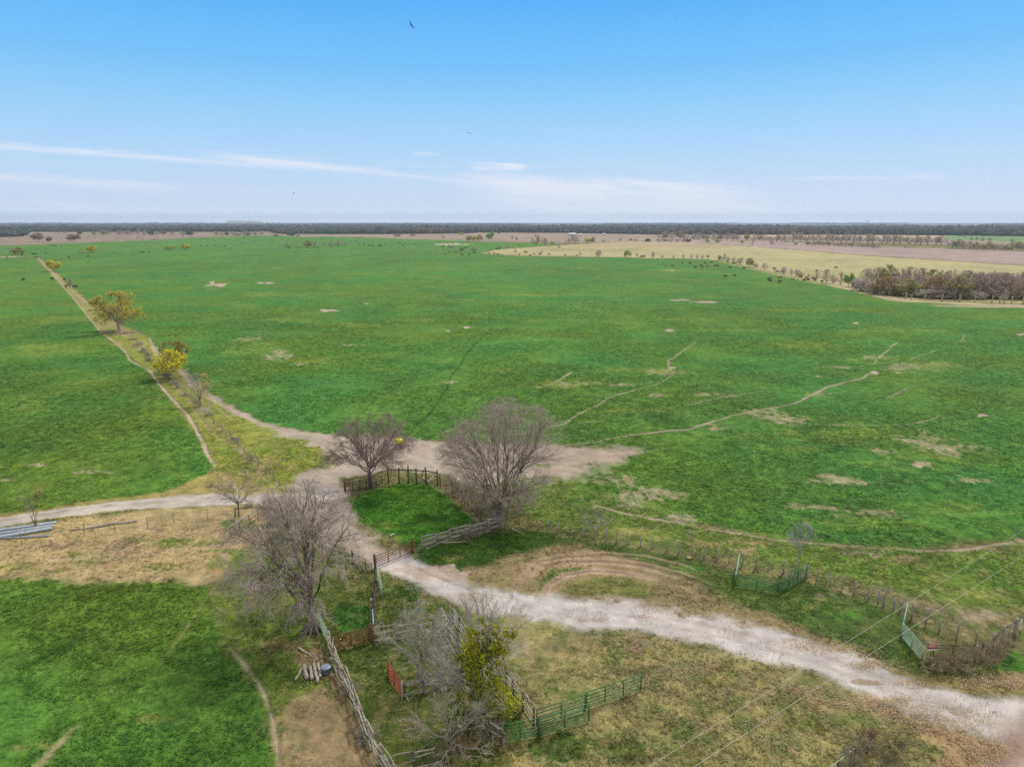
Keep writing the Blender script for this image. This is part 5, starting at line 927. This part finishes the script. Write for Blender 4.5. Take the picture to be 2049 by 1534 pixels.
# weeds along the corridor fence
for q in [0,1,2,3,4,5,6,7,8,9,10,11,13,16,19]:
    px, py = cf[q]; px += [-3,4,0,6,-5][q % 5]; py += [3,-2,0,2][q % 4]; hh_ = .45+.6*((q*7) % 5)/5
    if q < 6:
        if q == 0: wk = tree_meshes(h=1.3, w=2.6, trunk_h=.05, trunk_r=.02, stems=4, n1=14, n2=6, n3=5, n4=3, seed=470, crown_low=0, tr=.016, up=.5, twigc=(.22,.20,.18)); wkb = tree_meshes(h=1.3, w=2.8, trunk_h=.05, trunk_r=.02, stems=4, n1=14, n2=6, n3=5, n4=3, seed=471, crown_low=0, tr=.014, up=.5, twigc=(.22,.2,.16))
    r_ = empty('weed_plant', G3(px+2, py+2), q*1.3, f'grey weed tuft at the corridor fence, {ORD[len(cf)-2-q]} one counted from the road', 'weeds', 'weeds along the corridor fence'); ms_ = wk if q % 2 else wkb
    link('stems', ms_[0], r_); link('twigs', ms_[1], r_); r_.scale = (.55+.5*((q*3) % 4)/4, .6+.4*((q*5) % 3)/3, hh_)

for q in range(0, 9):
    px, py = cf[q]; r_ = empty('brush_clump', G3(px+[5,-4,3][q % 3], py+4), q*2.1, f'low grey brush clump beside the corridor fence, {ORD[q]} from the big spreading tree', 'brush', 'brush beside the upper corridor fence')
    ms_ = wkb if q % 2 else wk; link('stems', ms_[0], r_); link('twigs', ms_[1], r_); r_.scale = (1.1, 1.0, .55+.12*(q % 4))
# ------------------------------------------------------------------ power lines
for q, (p0, p1, lb) in enumerate([((2049,1059),(1300,1534),'upper of two thin pale overhead cables crossing the lower right corner'),((2049,1110),(1390,1534),'lower of two thin pale overhead cables crossing the lower right corner')]):
    Z = 8.5; a, b_ = v3(G(p0[0], p0[1], Z), Z), v3(G(p1[0], p1[1], Z), Z); d = b_-a; A0 = a-d*.8; B0 = b_+d*.5
    t = np.linspace(0, 1, 30)[:, None]; P = A0*(1-t)+B0*t; P[:, 2] += (-.9*4*(t[:, 0]*(1-t[:, 0]))+.85)*.25
    ge = Geo(); tubes(ge, P[None], np.full((1, 30), .0095), 5); o = link('power_cable', ge.build('power_cable', M_conduct, True)); tag(o, lb, 'cable', 'overhead cables')

# ------------------------------------------------------------------ cattle
def cow_mesh(name, mat, pose, g):
    """one continuous body: lofted trunk, neck, head, legs and tail merged"""
    import bmesh
    me = bpy.data.meshes.new(name+'_k'); bm = bmesh.new(); sk_ = []
    def vv(p, rx, ry=None): v_ = bm.verts.new(p); sk_.append((v_, rx, ry or rx)); return v_
    zb = 1.0 if pose != 'lying' else .48
    sp_ = [vv((-.78,0,zb+.12), .27,.30), vv((-.40,0,zb+.07), .34,.36), vv((.0,0,zb+.03), .38,.40), vv((.42,0,zb+.06), .35,.38), vv((.74,0,zb+.12), .28,.31)]
    if pose == 'grazing': nk = [(1.02,0,zb-.12), (1.22,0,.48), (1.36,0,.22), (1.48,0,.08)]
    else: nk = [(1.02,0,zb+.30), (1.24,0,zb+.46), (1.46,0,zb+.38), (1.66,0,zb+.24)]
    nv_ = [vv(nk[0], .19,.22), vv(nk[1], .15,.17), vv(nk[2], .13,.13), vv(nk[3], .085,.08)]
    ch = sp_+nv_
    for a_, b_ in zip(ch, ch[1:]): bm.edges.new((a_, b_))
    for s in (-1, 1):
        e_ = vv((nk[1][0]+.02, s*.24, nk[1][2]+.06), .05,.03); bm.edges.new((nv_[1], e_))
        if pose == 'lying':
            l1 = vv((.62,s*.26,.22), .11); l2 = vv((.95,s*.26,.10), .07); l3 = vv((.66,s*.24,.07), .06)
            bm.edges.new((sp_[3], l1)); bm.edges.new((l1, l2)); bm.edges.new((l2, l3))
            h1 = vv((-.62,s*.34,.30), .18); h2 = vv((-.28,s*.44,.14), .10); h3 = vv((-.62,s*.46,.08), .06)
            bm.edges.new((sp_[1], h1)); bm.edges.new((h1, h2)); bm.edges.new((h2, h3))
        else:
            st_ = .10*s*(1 if pose == 'walking' else .35)
            l1 = vv((.62,s*.19,.72), .13); l2 = vv((.62+st_,s*.18,.40), .075); l3 = vv((.60+st_*1.6,s*.18,.05), .065)
            bm.edges.new((sp_[3], l1)); bm.edges.new((l1, l2)); bm.edges.new((l2, l3))
            h1 = vv((-.66,s*.20,.74), .17); h2 = vv((-.60-st_,s*.19,.50), .10); h3 = vv((-.78-st_,s*.19,.32), .065); h4 = vv((-.74-st_*1.4,s*.19,.05), .065)
            bm.edges.new((sp_[1], h1)); bm.edges.new((h1, h2)); bm.edges.new((h2, h3)); bm.edges.new((h3, h4))
    t1_ = vv((-1.02,0,zb+.20), .05); t2_ = vv((-1.08,0,max(.25, zb-.25)), .03); t3_ = vv((-1.08,0,max(.12, zb-.5)), .045); bm.edges.new((sp_[0], t1_)); bm.edges.new((t1_, t2_)); bm.edges.new((t2_, t3_))
    bm.verts.index_update(); rads = [(v_.index, rx, ry) for v_, rx, ry in sk_]; bm.to_mesh(me); bm.free()
    o = bpy.data.objects.new('tmp', me); col.objects.link(o); md = o.modifiers.new('s', 'SKIN'); md.use_smooth_shade = True
    for i_, rx, ry in rads: me.skin_vertices[0].data[i_].radius = (rx, ry); me.skin_vertices[0].data[i_].use_root = (i_ == 2)
    o.modifiers.new('u', 'SUBSURF').levels = 1
    dg_ = bpy.context.evaluated_depsgraph_get(); out = bpy.data.meshes.new_from_object(o.evaluated_get(dg_)); out.name = name
    bpy.data.objects.remove(o); bpy.data.meshes.remove(me); out.materials.clear(); out.materials.append(mat); return out
gcw = np.random.default_rng(77)
CM = {'b': newmat('black_hide', (.018,.016,.016), rough=.6, var=.3, bscale=3), 'r': newmat('red_brown_hide', (.16,.05,.03), rough=.7, var=.3, bscale=3), 'w': newmat('cream_hide', (.62,.56,.48), rough=.7, var=.2, bscale=3), 'p': newmat('pied_hide', (.4,.38,.36), rough=.7, var=.2)}
nt = CM['p'].node_tree; vr = nt.nodes.new('ShaderNodeTexNoise'); vr.inputs['Scale'].default_value = 1.4; tcq = nt.nodes.new('ShaderNodeTexCoord'); nt.links.new(tcq.outputs['Object'], vr.inputs['Vector']); rq = nt.nodes.new('ShaderNodeValToRGB'); rq.color_ramp.interpolation = 'CONSTANT'; rq.color_ramp.elements[0].color = (.015,.014,.014,1); rq.color_ramp.elements[1].position = .52; rq.color_ramp.elements[1].color = (.7,.67,.62,1); nt.links.new(vr.outputs['Fac'], rq.inputs[0]); nt.links.new(rq.outputs[0], nt.nodes['Principled BSDF'].inputs['Base Color'])
POSES = ['standing', 'grazing', 'grazing', 'walking', 'lying']
CMESH = {(c_, p_): cow_mesh('cow', CM[c_], p_, gcw) for c_ in CM for p_ in set(POSES)}
HUE = {'b': 'black', 'r': 'red brown', 'w': 'cream white', 'p': 'black and white'}
herds = {
 'at the top left corner of the corridor': [(44,510.5,'b'),(67.5,510,'b'),(73,510,'b'),(69,516,'b'),(74,515.5,'b'),(93,508.5,'b'),(14,517,'b'),(6,518,'w')],
 'in the left fields near the corridor': [(47,561.5,'b'),(105,560.5,'b'),(129,561,'b'),(132,575.5,'b'),(138,572.5,'b'),(150,576.5,'b'),(137.5,516,'r'),(176,514.5,'b')],
 'across the far left of the green field': [(105,493.5,'b'),(111,493.5,'b'),(123,494.5,'b'),(285,505,'b'),(299,504.5,'b'),(228,506.5,'b'),(402.6,493,'b'),(415,492.7,'b'),(432,492,'b'),(450,493.2,'b'),(578,497.5,'b'),(593,497.5,'p'),(597,497.5,'p'),(635.5,497.3,'b'),(650,489,'b'),(689,490.4,'b'),(691.7,490.4,'b')],
 'on the brown pasture at far left': [(104,475.5,'w'),(113,475.5,'b'),(126,476.5,'w'),(162,474.5,'w'),(176,475.5,'b'),(189,475.3,'b'),(202,479,'w'),(217,479,'w'),(233,478,'b'),(274,477.5,'b'),(279,475.5,'b'),(282,478.5,'b'),(286,481,'b'),(293.5,479.8,'b'),(309,480.5,'b'),(315,477,'b'),(313,480,'b'),(330,480,'b')],
 'in the long herd at mid distance': [(719,491.5,'b'),(729,488.3,'b'),(728.7,491,'b'),(737.6,492,'b'),(740,492,'b'),(745.6,491.5,'p'),(745.8,494,'b'),(754,491,'w'),(757,491,'b'),(759,491.2,'b'),(762,490.7,'b'),(762.3,494.2,'b'),(770,490,'b'),(792.6,489.6,'b'),(799,489.2,'r'),(804,489.5,'b'),(806,493,'b'),(810.7,489.2,'b'),(818,490,'b'),(827,490,'b'),(830,490.2,'b'),(836.5,490.4,'b'),(843.5,492.8,'b'),(858,487.5,'b')],
 'left of the tan field tip': [(886.5,494,'b'),(888,492,'b'),(904,496.4,'b'),(929,497.2,'b'),(931,497,'b'),(936,495.6,'b'),(900,505.4,'b'),(911,505.4,'b'),(913.5,507,'b'),(891,509.2,'r'),(923.4,510.4,'r'),(926.5,510.4,'r'),(938,510.4,'b'),(950,506.5,'b'),(995,499,'b'),(998,498.8,'b')],
 'along the straight tan field edge': [(979.6,508,'r'),(989,508,'r'),(996.7,509.6,'b'),(1039,510.4,'b'),(1061,512.2,'b'),(1069,509.6,'b'),(1080,510.6,'b'),(1098,509.6,'b'),(1130.6,511.6,'b'),(1130,489.6,'b'),(1153.7,512,'b'),(1281.5,515.6,'b'),(1284,514.3,'b'),(1288,515.6,'b')],
 'in the big herd below the hedgerow': [(1345.5,534,'r'),(1365,527.6,'b'),(1381.6,528,'b'),(1391.5,536.3,'b'),(1402,532,'b'),(1406,536.6,'r'),(1411,527.8,'b'),(1415.7,534,'r'),(1424,526.7,'b'),(1430.7,533.2,'r'),(1436,533.4,'b'),(1451,554.6,'b'),(1461,537,'b'),(1469,553.3,'r'),(1487.6,538,'b'),(1467.5,528,'b'),(1472,528.6,'r'),(1538.7,560.6,'b'),(1541.5,562.4,'b'),(1560.5,558.4,'r'),(1559.5,566.2,'r'),(1586.5,560.4,'p'),(1596,561.6,'w'),(1609.8,563.2,'b'),(1612.5,559,'r'),(1617.5,560.8,'b')],
 'at or behind the hedgerow': [(1549,539,'b'),(1556.8,545.4,'b'),(1561.4,545.6,'w'),(1565,545.6,'r'),(1602,556.2,'b'),(1626,558,'b'),(1630,562,'b'),(1644.6,565.6,'b'),(1634,542.4,'b'),(1672,537.2,'b'),(1821,552,'b')],
 'on the small green strip at far right': [(1917,474,'b'),(1922,472.5,'b'),(1930,475,'b'),(1945,473,'b'),(1968,473,'b'),(2003,474,'b'),(2009,478,'b'),(2030,475,'b')]}
FC = {}
for where, lst in herds.items():
    for q, (px, py, c_) in enumerate(sorted(lst)):
        ps = POSES[int(gcw.integers(0, 5))]; o = bpy.data.objects.new('cow', CMESH[(c_, ps)]); col.objects.link(o)
        x_, y_ = G(px, py); o.location = (x_, y_, .0); o.rotation_euler = (0, 0, gcw.choice([0, math.pi])+gcw.normal()*.5)
        s_ = 1.08 if py > 520 else 1.2; o.scale = (s_, s_, s_)
        tag(o, f'{HUE[c_]} cow, {ORD[q]} from the left {where}', 'cow', 'cattle '+where)

# ------------------------------------------------------------------ birds
M_bird = newmat('dark_feathers', (.015,.014,.016), rough=.7)
def bird(px, py, dist, span, roll, yaw, lb):
    d = np.array(DIR(px, py)); d /= np.linalg.norm(d); P = np.array([0,0,H])+d*dist
    ge = Geo(); v_, f_ = icosph(2); ge.add(v_*[.11,.34,.10]*span/1.8, f_); s = span/2
    k_ = span/1.8
    for sg_ in (-1, 1):
        st = [(0.05,.16,0),(.35,.20,.12),(.65,.16,.18),(.88,.08,.20),(1.0,.0,.26)]; top = []; 
        for (u_, c_, z_) in st:
            x_ = sg_*u_*s; top += [(x_, c_*k_+.02, z_*s*.9), (x_, -c_*k_*.9-.04*u_, z_*s*.9-.01)]
        V = np.array(top+[(a_, b_, c_-.025*k_) for a_, b_, c_ in top]); F_ = []
        n_ = len(top)
        for i_ in range(len(st)-1):
            a_ = 2*i_; F_ += [[a_,a_+1,a_+3,a_+2],[n_+a_,n_+a_+2,n_+a_+3,n_+a_+1],[a_,a_+2,n_+a_+2,n_+a_],[a_+1,n_+a_+1,n_+a_+3,a_+3]]
        ge.add(V, F_)
    V = np.array([(-.05,-.25,0),(.05,-.25,0),(.13,-.58,0),(-.13,-.58,0),(-.05,-.25,-.02),(.05,-.25,-.02),(.13,-.58,-.02),(-.13,-.58,-.02)])*k_; ge.add(V, [[0,1,2,3],[7,6,5,4],[0,4,5,1],[1,5,6,2],[2,6,7,3],[3,7,4,0]])
    o = link('bird', ge.build('bird', M_bird, False), None, tuple(P)); o.rotation_euler = (0, roll, yaw); tag(o, lb, 'bird', 'soaring birds')
bird(823, 51, 150, 1.7, 1.0, .5, 'highest bird, a dark vulture banking steeply at the top of the sky')
bird(939, 267, 170, 1.6, .12, .1, 'dark bird gliding level in the middle of the sky')
bird(588, 387, 330, 1.3, .6, 1.3, 'tiny dark bird low in the sky on the left')
bird(694, 254, 420, 1.3, .1, .2, 'faint bird high left of the level gliding bird')
bird(878, 221, 450, 1.3, .3, .2, 'faint bird just above left of the level gliding bird')

# ------------------------------------------------------------------ far buildings
M_wall = newmat('pale_metal_wall', (.62,.62,.60), var=.1, bscale=.3); M_roof = newmat('pale_roof', (.80,.80,.79), var=.1, bscale=.3); M_win = newmat('dark_opening', (.04,.045,.05), rough=.3)
def barn(px, py, wpx, d_, hw, hr, rz, lb, cat='barn', roof=None):
    r_ = empty('barn' if cat == 'barn' else 'house', G3(px, py), rz, lb, cat); w_ = wpx*mpp(px, py); x_, y_ = w_/2, d_/2
    ge = Geo(); ge.add([(-x_,-y_,0),(x_,-y_,0),(x_,y_,0),(-x_,y_,0),(-x_,-y_,hw),(x_,-y_,hw),(x_,y_,hw),(-x_,y_,hw),(-x_,0,hw+hr-.1),(x_,0,hw+hr-.1)], [[0,1,5,4],[2,3,7,6]]); ge.add([(-x_,-y_,0),(-x_,y_,0),(-x_,y_,hw),(-x_,0,hw+hr-.1),(-x_,-y_,hw),(x_,-y_,0),(x_,y_,0),(x_,y_,hw),(x_,0,hw+hr-.1),(x_,-y_,hw)], [[4,3,2,1,0],[5,6,7,8,9]]); link('wall', ge.build('wall', M_wall), r_)
    e = .6; ge = Geo(); box(ge, (0,0,0), (1,0,0), .1, .1); ge = Geo()
    for s in (-1, 1): ge.add([(-x_-e,s*(y_+e),hw-.15),(x_+e,s*(y_+e),hw-.15),(x_+e,0,hw+hr),(-x_-e,0,hw+hr),(-x_-e,s*(y_+e),hw+.1),(x_+e,s*(y_+e),hw+.1),(x_+e,0,hw+hr+.25),(-x_-e,0,hw+hr+.25)], [[0,1,2,3],[4,7,6,5],[0,4,5,1],[1,5,6,2],[3,7,4,0]])
    link('roof', ge.build('roof', roof or M_roof), r_)
    ge = Geo(); box(ge, (-x_*.25,-y_-.05,hw*.42), (x_*.2,-y_-.05,hw*.42), .08, hw*.8); link('door', ge.build('door', M_win), r_)
    for q in (-.7, .65): ge = Geo(); box(ge, (x_*q-1,-y_-.05,hw*.6), (x_*q+1,-y_-.05,hw*.6), .08, 1.2); link('window', ge.build('window', M_win), r_)
barn(374,457.3,20,24,6,6,.05,'long white-roofed barn among woods at far left'); barn(420,456.5,9,14,4,4,-.1,'smaller white-roofed barn right of the long one')
barn(1144,472.5,14,12,4,4,.15,'white-roofed barn behind the big dark tree, middle distance'); barn(1161,472.3,6,9,3,2.4,0,'small white house right of the middle distance barn','house')
barn(845,465.6,5,8,3.5,3,0,'tiny white house at the edge of the long wood','house'); barn(1208,471,5,8,3,2.5,.2,'tiny white house right of the middle barn','house'); barn(1386,477,6,10,3,2.5,.1,'pale house among brown trees left of the long belt','house'); barn(1395,478.5,4,8,3,2.2,0,'second pale house just right of the first among brown trees','house')
barn(163,460.5,6,12,5,3,0,'tiny white building in the woods at far left','house')
# flat pale hill on the skyline
def hill(px0, px1, y_, hh_):
    a, b_ = G(px0, y_), G(px1, y_); n_ = 24; ge = Geo(); V = []; 
    for i_ in range(n_+1):
        t = i_/n_; x_ = a[0]*(1-t)+b_[0]*t; h_ = hh_*min(1, 6*t, 6*(1-t)); 
        V += [(x_, a[1]-60, 0), (x_, a[1], h_), (x_, a[1]+300, h_), (x_, a[1]+360, 0)]
    ge.add(V, [[4*i_+j_, 4*i_+4+j_, 4*i_+5+j_, 4*i_+1+j_] for i_ in range(n_) for j_ in range(3)]); o = link('hill', ge.build('hill', newmat('far_hill', (.34,.35,.30), var=.1, bscale=.01))); tag(o, kind='structure')
hill(446, 518, 448.0, 46)
# water tower on the horizon
wtw = empty('water_tower', G3(1735,450.5), 0, 'tiny water tower on the horizon at right', 'water tower')
ge = Geo(); v_, f_ = icosph(2); ge.add(v_*[11,11,5]+[0,0,40], f_); link('tank', ge.build('tank', M_wall, True), wtw)
for a_ in (.8, 2.4, 3.9, 5.5): ge = Geo(); bar(ge, (9*math.cos(a_),9*math.sin(a_),0), (7*math.cos(a_),7*math.sin(a_),38), .8); link('leg', ge.build('leg', M_wall), wtw)

# ------------------------------------------------------------------ grass, leaves and clods close to the camera
def scatter(n_, dmin, dmax, seed, pw=1.0, azm=40):
    g = np.random.default_rng(seed); a_ = np.radians(g.uniform(-azm, azm, n_)); d_ = dmin+(dmax-dmin)*g.uniform(0, 1, n_)**pw
    return d_*np.sin(a_), d_*np.cos(a_), g
grassm = leafm
def tufts(name, n_, dmin, dmax, seed, label, cond, size, hgt_, nb=3):
    x_, y_, g = scatter(n_, dmin, dmax, seed, .8)
    c_, vg, cl_ = evalground(x_, y_); keep = cond(c_, vg, cl_, g)&(g.uniform(size=len(x_)) < (1-((np.hypot(x_, y_)-36)/(dmax-36)))**.8); x_, y_, c_, vg = x_[keep], y_[keep], c_[keep], vg[keep]; N = len(x_); d_ = np.hypot(x_, y_)
    cc = np.repeat(c_*g.uniform(.8, 1.65, (N, 1)), nb*3, 0); V = []
    s = (size*g.uniform(.6, 1.5, N))*(1+d_/260); hh3 = hgt_*g.uniform(.5, 1.5, N)*(.35+.65*vg)
    ang = g.uniform(0, 6.283, (N, nb)); off = g.normal(size=(N, nb, 2))*s[:, None, None]*.7
    bx = x_[:, None]+off[..., 0]; by = y_[:, None]+off[..., 1]
    ca, sa = np.cos(ang)*s[:, None]*.5, np.sin(ang)*s[:, None]*.5; ln = g.normal(size=(N, nb, 2))*s[:, None, None]*1.3
    p1_ = np.stack([bx-ca, by-sa, np.zeros_like(bx)], -1); p2_ = np.stack([bx+ca, by+sa, np.zeros_like(bx)], -1); p3_ = np.stack([bx+ln[..., 0], by+ln[..., 1], np.broadcast_to(hh3[:, None], bx.shape)*g.uniform(.6, 1.2, bx.shape)], -1)
    V = np.stack([p1_, p2_, p3_], 2).reshape(-1, 3)
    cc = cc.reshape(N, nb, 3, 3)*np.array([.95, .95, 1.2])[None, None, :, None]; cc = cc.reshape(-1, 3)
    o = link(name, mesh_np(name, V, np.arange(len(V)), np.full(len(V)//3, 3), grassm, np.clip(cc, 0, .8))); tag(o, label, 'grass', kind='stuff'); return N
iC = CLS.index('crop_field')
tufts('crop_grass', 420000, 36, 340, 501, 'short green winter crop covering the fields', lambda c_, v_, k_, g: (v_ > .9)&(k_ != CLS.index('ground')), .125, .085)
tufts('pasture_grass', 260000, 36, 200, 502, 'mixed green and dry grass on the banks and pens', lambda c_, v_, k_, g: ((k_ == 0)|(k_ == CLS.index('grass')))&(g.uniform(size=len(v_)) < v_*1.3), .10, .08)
# fallen leaves and clods
def litter(name, regions, n_, seed, cols, size, label, cat):
    g = np.random.default_rng(seed); X = []; Y = []
    for (cx, cy, w_, h_, wt_) in regions:
        c0 = G(cx, cy); e1 = G(cx+w_, cy)[0]-c0[0]; t_, b_ = G(cx, cy-h_), G(cx, cy+h_); e2 = ((t_[0]-b_[0])/2, (t_[1]-b_[1])/2); m_ = int(n_*wt_); a_ = g.normal(size=(m_, 2))*.55
        X.append(c0[0]+a_[:, 0]*e1+a_[:, 1]*e2[0]); Y.append(c0[1]+a_[:, 1]*e2[1])
    x_, y_ = np.concatenate(X), np.concatenate(Y); k_ = fbm(x_, y_, 1.6, 3, seed)+g.uniform(-.12,.12,len(x_)) > .48; x_, y_ = x_[k_], y_[k_]; N = len(x_)
    P = np.stack([x_, y_, g.uniform(.05, .17, N)], 1); geo = Geo(); cc = np.array(cols)[g.integers(0, len(cols), N)]*g.uniform(.7, 1.2, (N, 1))
    s = size*g.uniform(.6, 1.4, (N, 1)); a = nrm(g.normal(size=(N, 3))*[1,1,.3]); b_ = g.normal(size=(N, 3))*[1,1,.3]; b_ = nrm(b_-a*(a*b_).sum(1, keepdims=True))
    v_ = np.stack([P-a*s, P+b_*s*.7, P+a*s, P-b_*s*.7], 1).reshape(-1, 3); geo.add(v_, np.arange(4*N).reshape(N, 4), np.repeat(cc, 4, 0))
    o = link(name, geo.build(name, leafm, colors=True)); tag(o, label, cat, kind='stuff')
LR = [(1850,1440,120,30,.14),(1960,1500,60,40,.10),(1760,1405,80,18,.08),(1550,1380,130,30,.10),(1400,1340,120,26,.07),(1300,1280,80,12,.05),(1230,1285,70,12,.05),(1200,1198,60,8,.04),(1330,1212,60,9,.05),(1480,1250,60,12,.05),(1370,1225,40,10,.04),(1640,1290,80,16,.05),(1900,1365,120,12,.10),(2010,1365,60,14,.06),(1500,1470,140,50,.08),(1250,1420,160,60,.05),(1740,1330,40,12,.03),(840,1450,90,60,.03),(620,1340,50,60,.03),(1700,1300,60,14,.03),(1990,1370,80,12,.05)]
litter('fallen_leaves', LR, 34000, 601, ((.72,.60,.38),(.66,.52,.30),(.76,.68,.50),(.56,.38,.20)), .045, 'pale fallen leaves scattered on the verges of the gravel road', 'leaves')
litter('stones', [(1500,1290,300,40,.3),(1900,1420,150,30,.25),(1250,1230,150,20,.2),(900,1170,80,20,.05),(780,920,120,30,.1),(650,970,80,40,.1)], 7000, 602, ((.44,.40,.36),(.34,.30,.27),(.6,.57,.53)), .05, 'small stones and clods on the bare ground', 'stones')

# ------------------------------------------------------------------ the air
hv, hf = [], []
XX, YB, YF, ZT = 13000, -300, 14500, 160
import bmesh
hme = bpy.data.meshes.new('haze'); hb = bmesh.new(); bmesh.ops.create_cube(hb, size=1.0, matrix=Matrix.Translation((0, (YB+YF)/2, (ZT-1.5)/2)) @ Matrix.Diagonal((XX*2, YF-YB, ZT+1.5, 1))); bmesh.ops.recalc_face_normals(hb, faces=hb.faces[:]); hb.to_mesh(hme); hb.free()
hm = bpy.data.materials.new('haze'); hm.use_nodes = True; nt = hm.node_tree; nt.nodes.clear(); ho = nt.nodes.new('ShaderNodeOutputMaterial'); pv = nt.nodes.new('ShaderNodeVolumePrincipled'); pv.inputs['Color'].default_value = (.70,.82,1.0,1); pv.inputs['Density'].default_value = 8e-5; pv.inputs['Anisotropy'].default_value = .2
nt.links.new(pv.outputs[0], ho.inputs['Volume'])
hme.materials.append(hm); hz = link('haze', hme); tag(hz, 'thin blue haze over the whole plain', 'haze', kind='stuff')
scene.cycles.volume_bounces = 1; scene.cycles.use_denoising = False; scene.cycles.max_bounces = 5; scene.cycles.transparent_max_bounces = 6
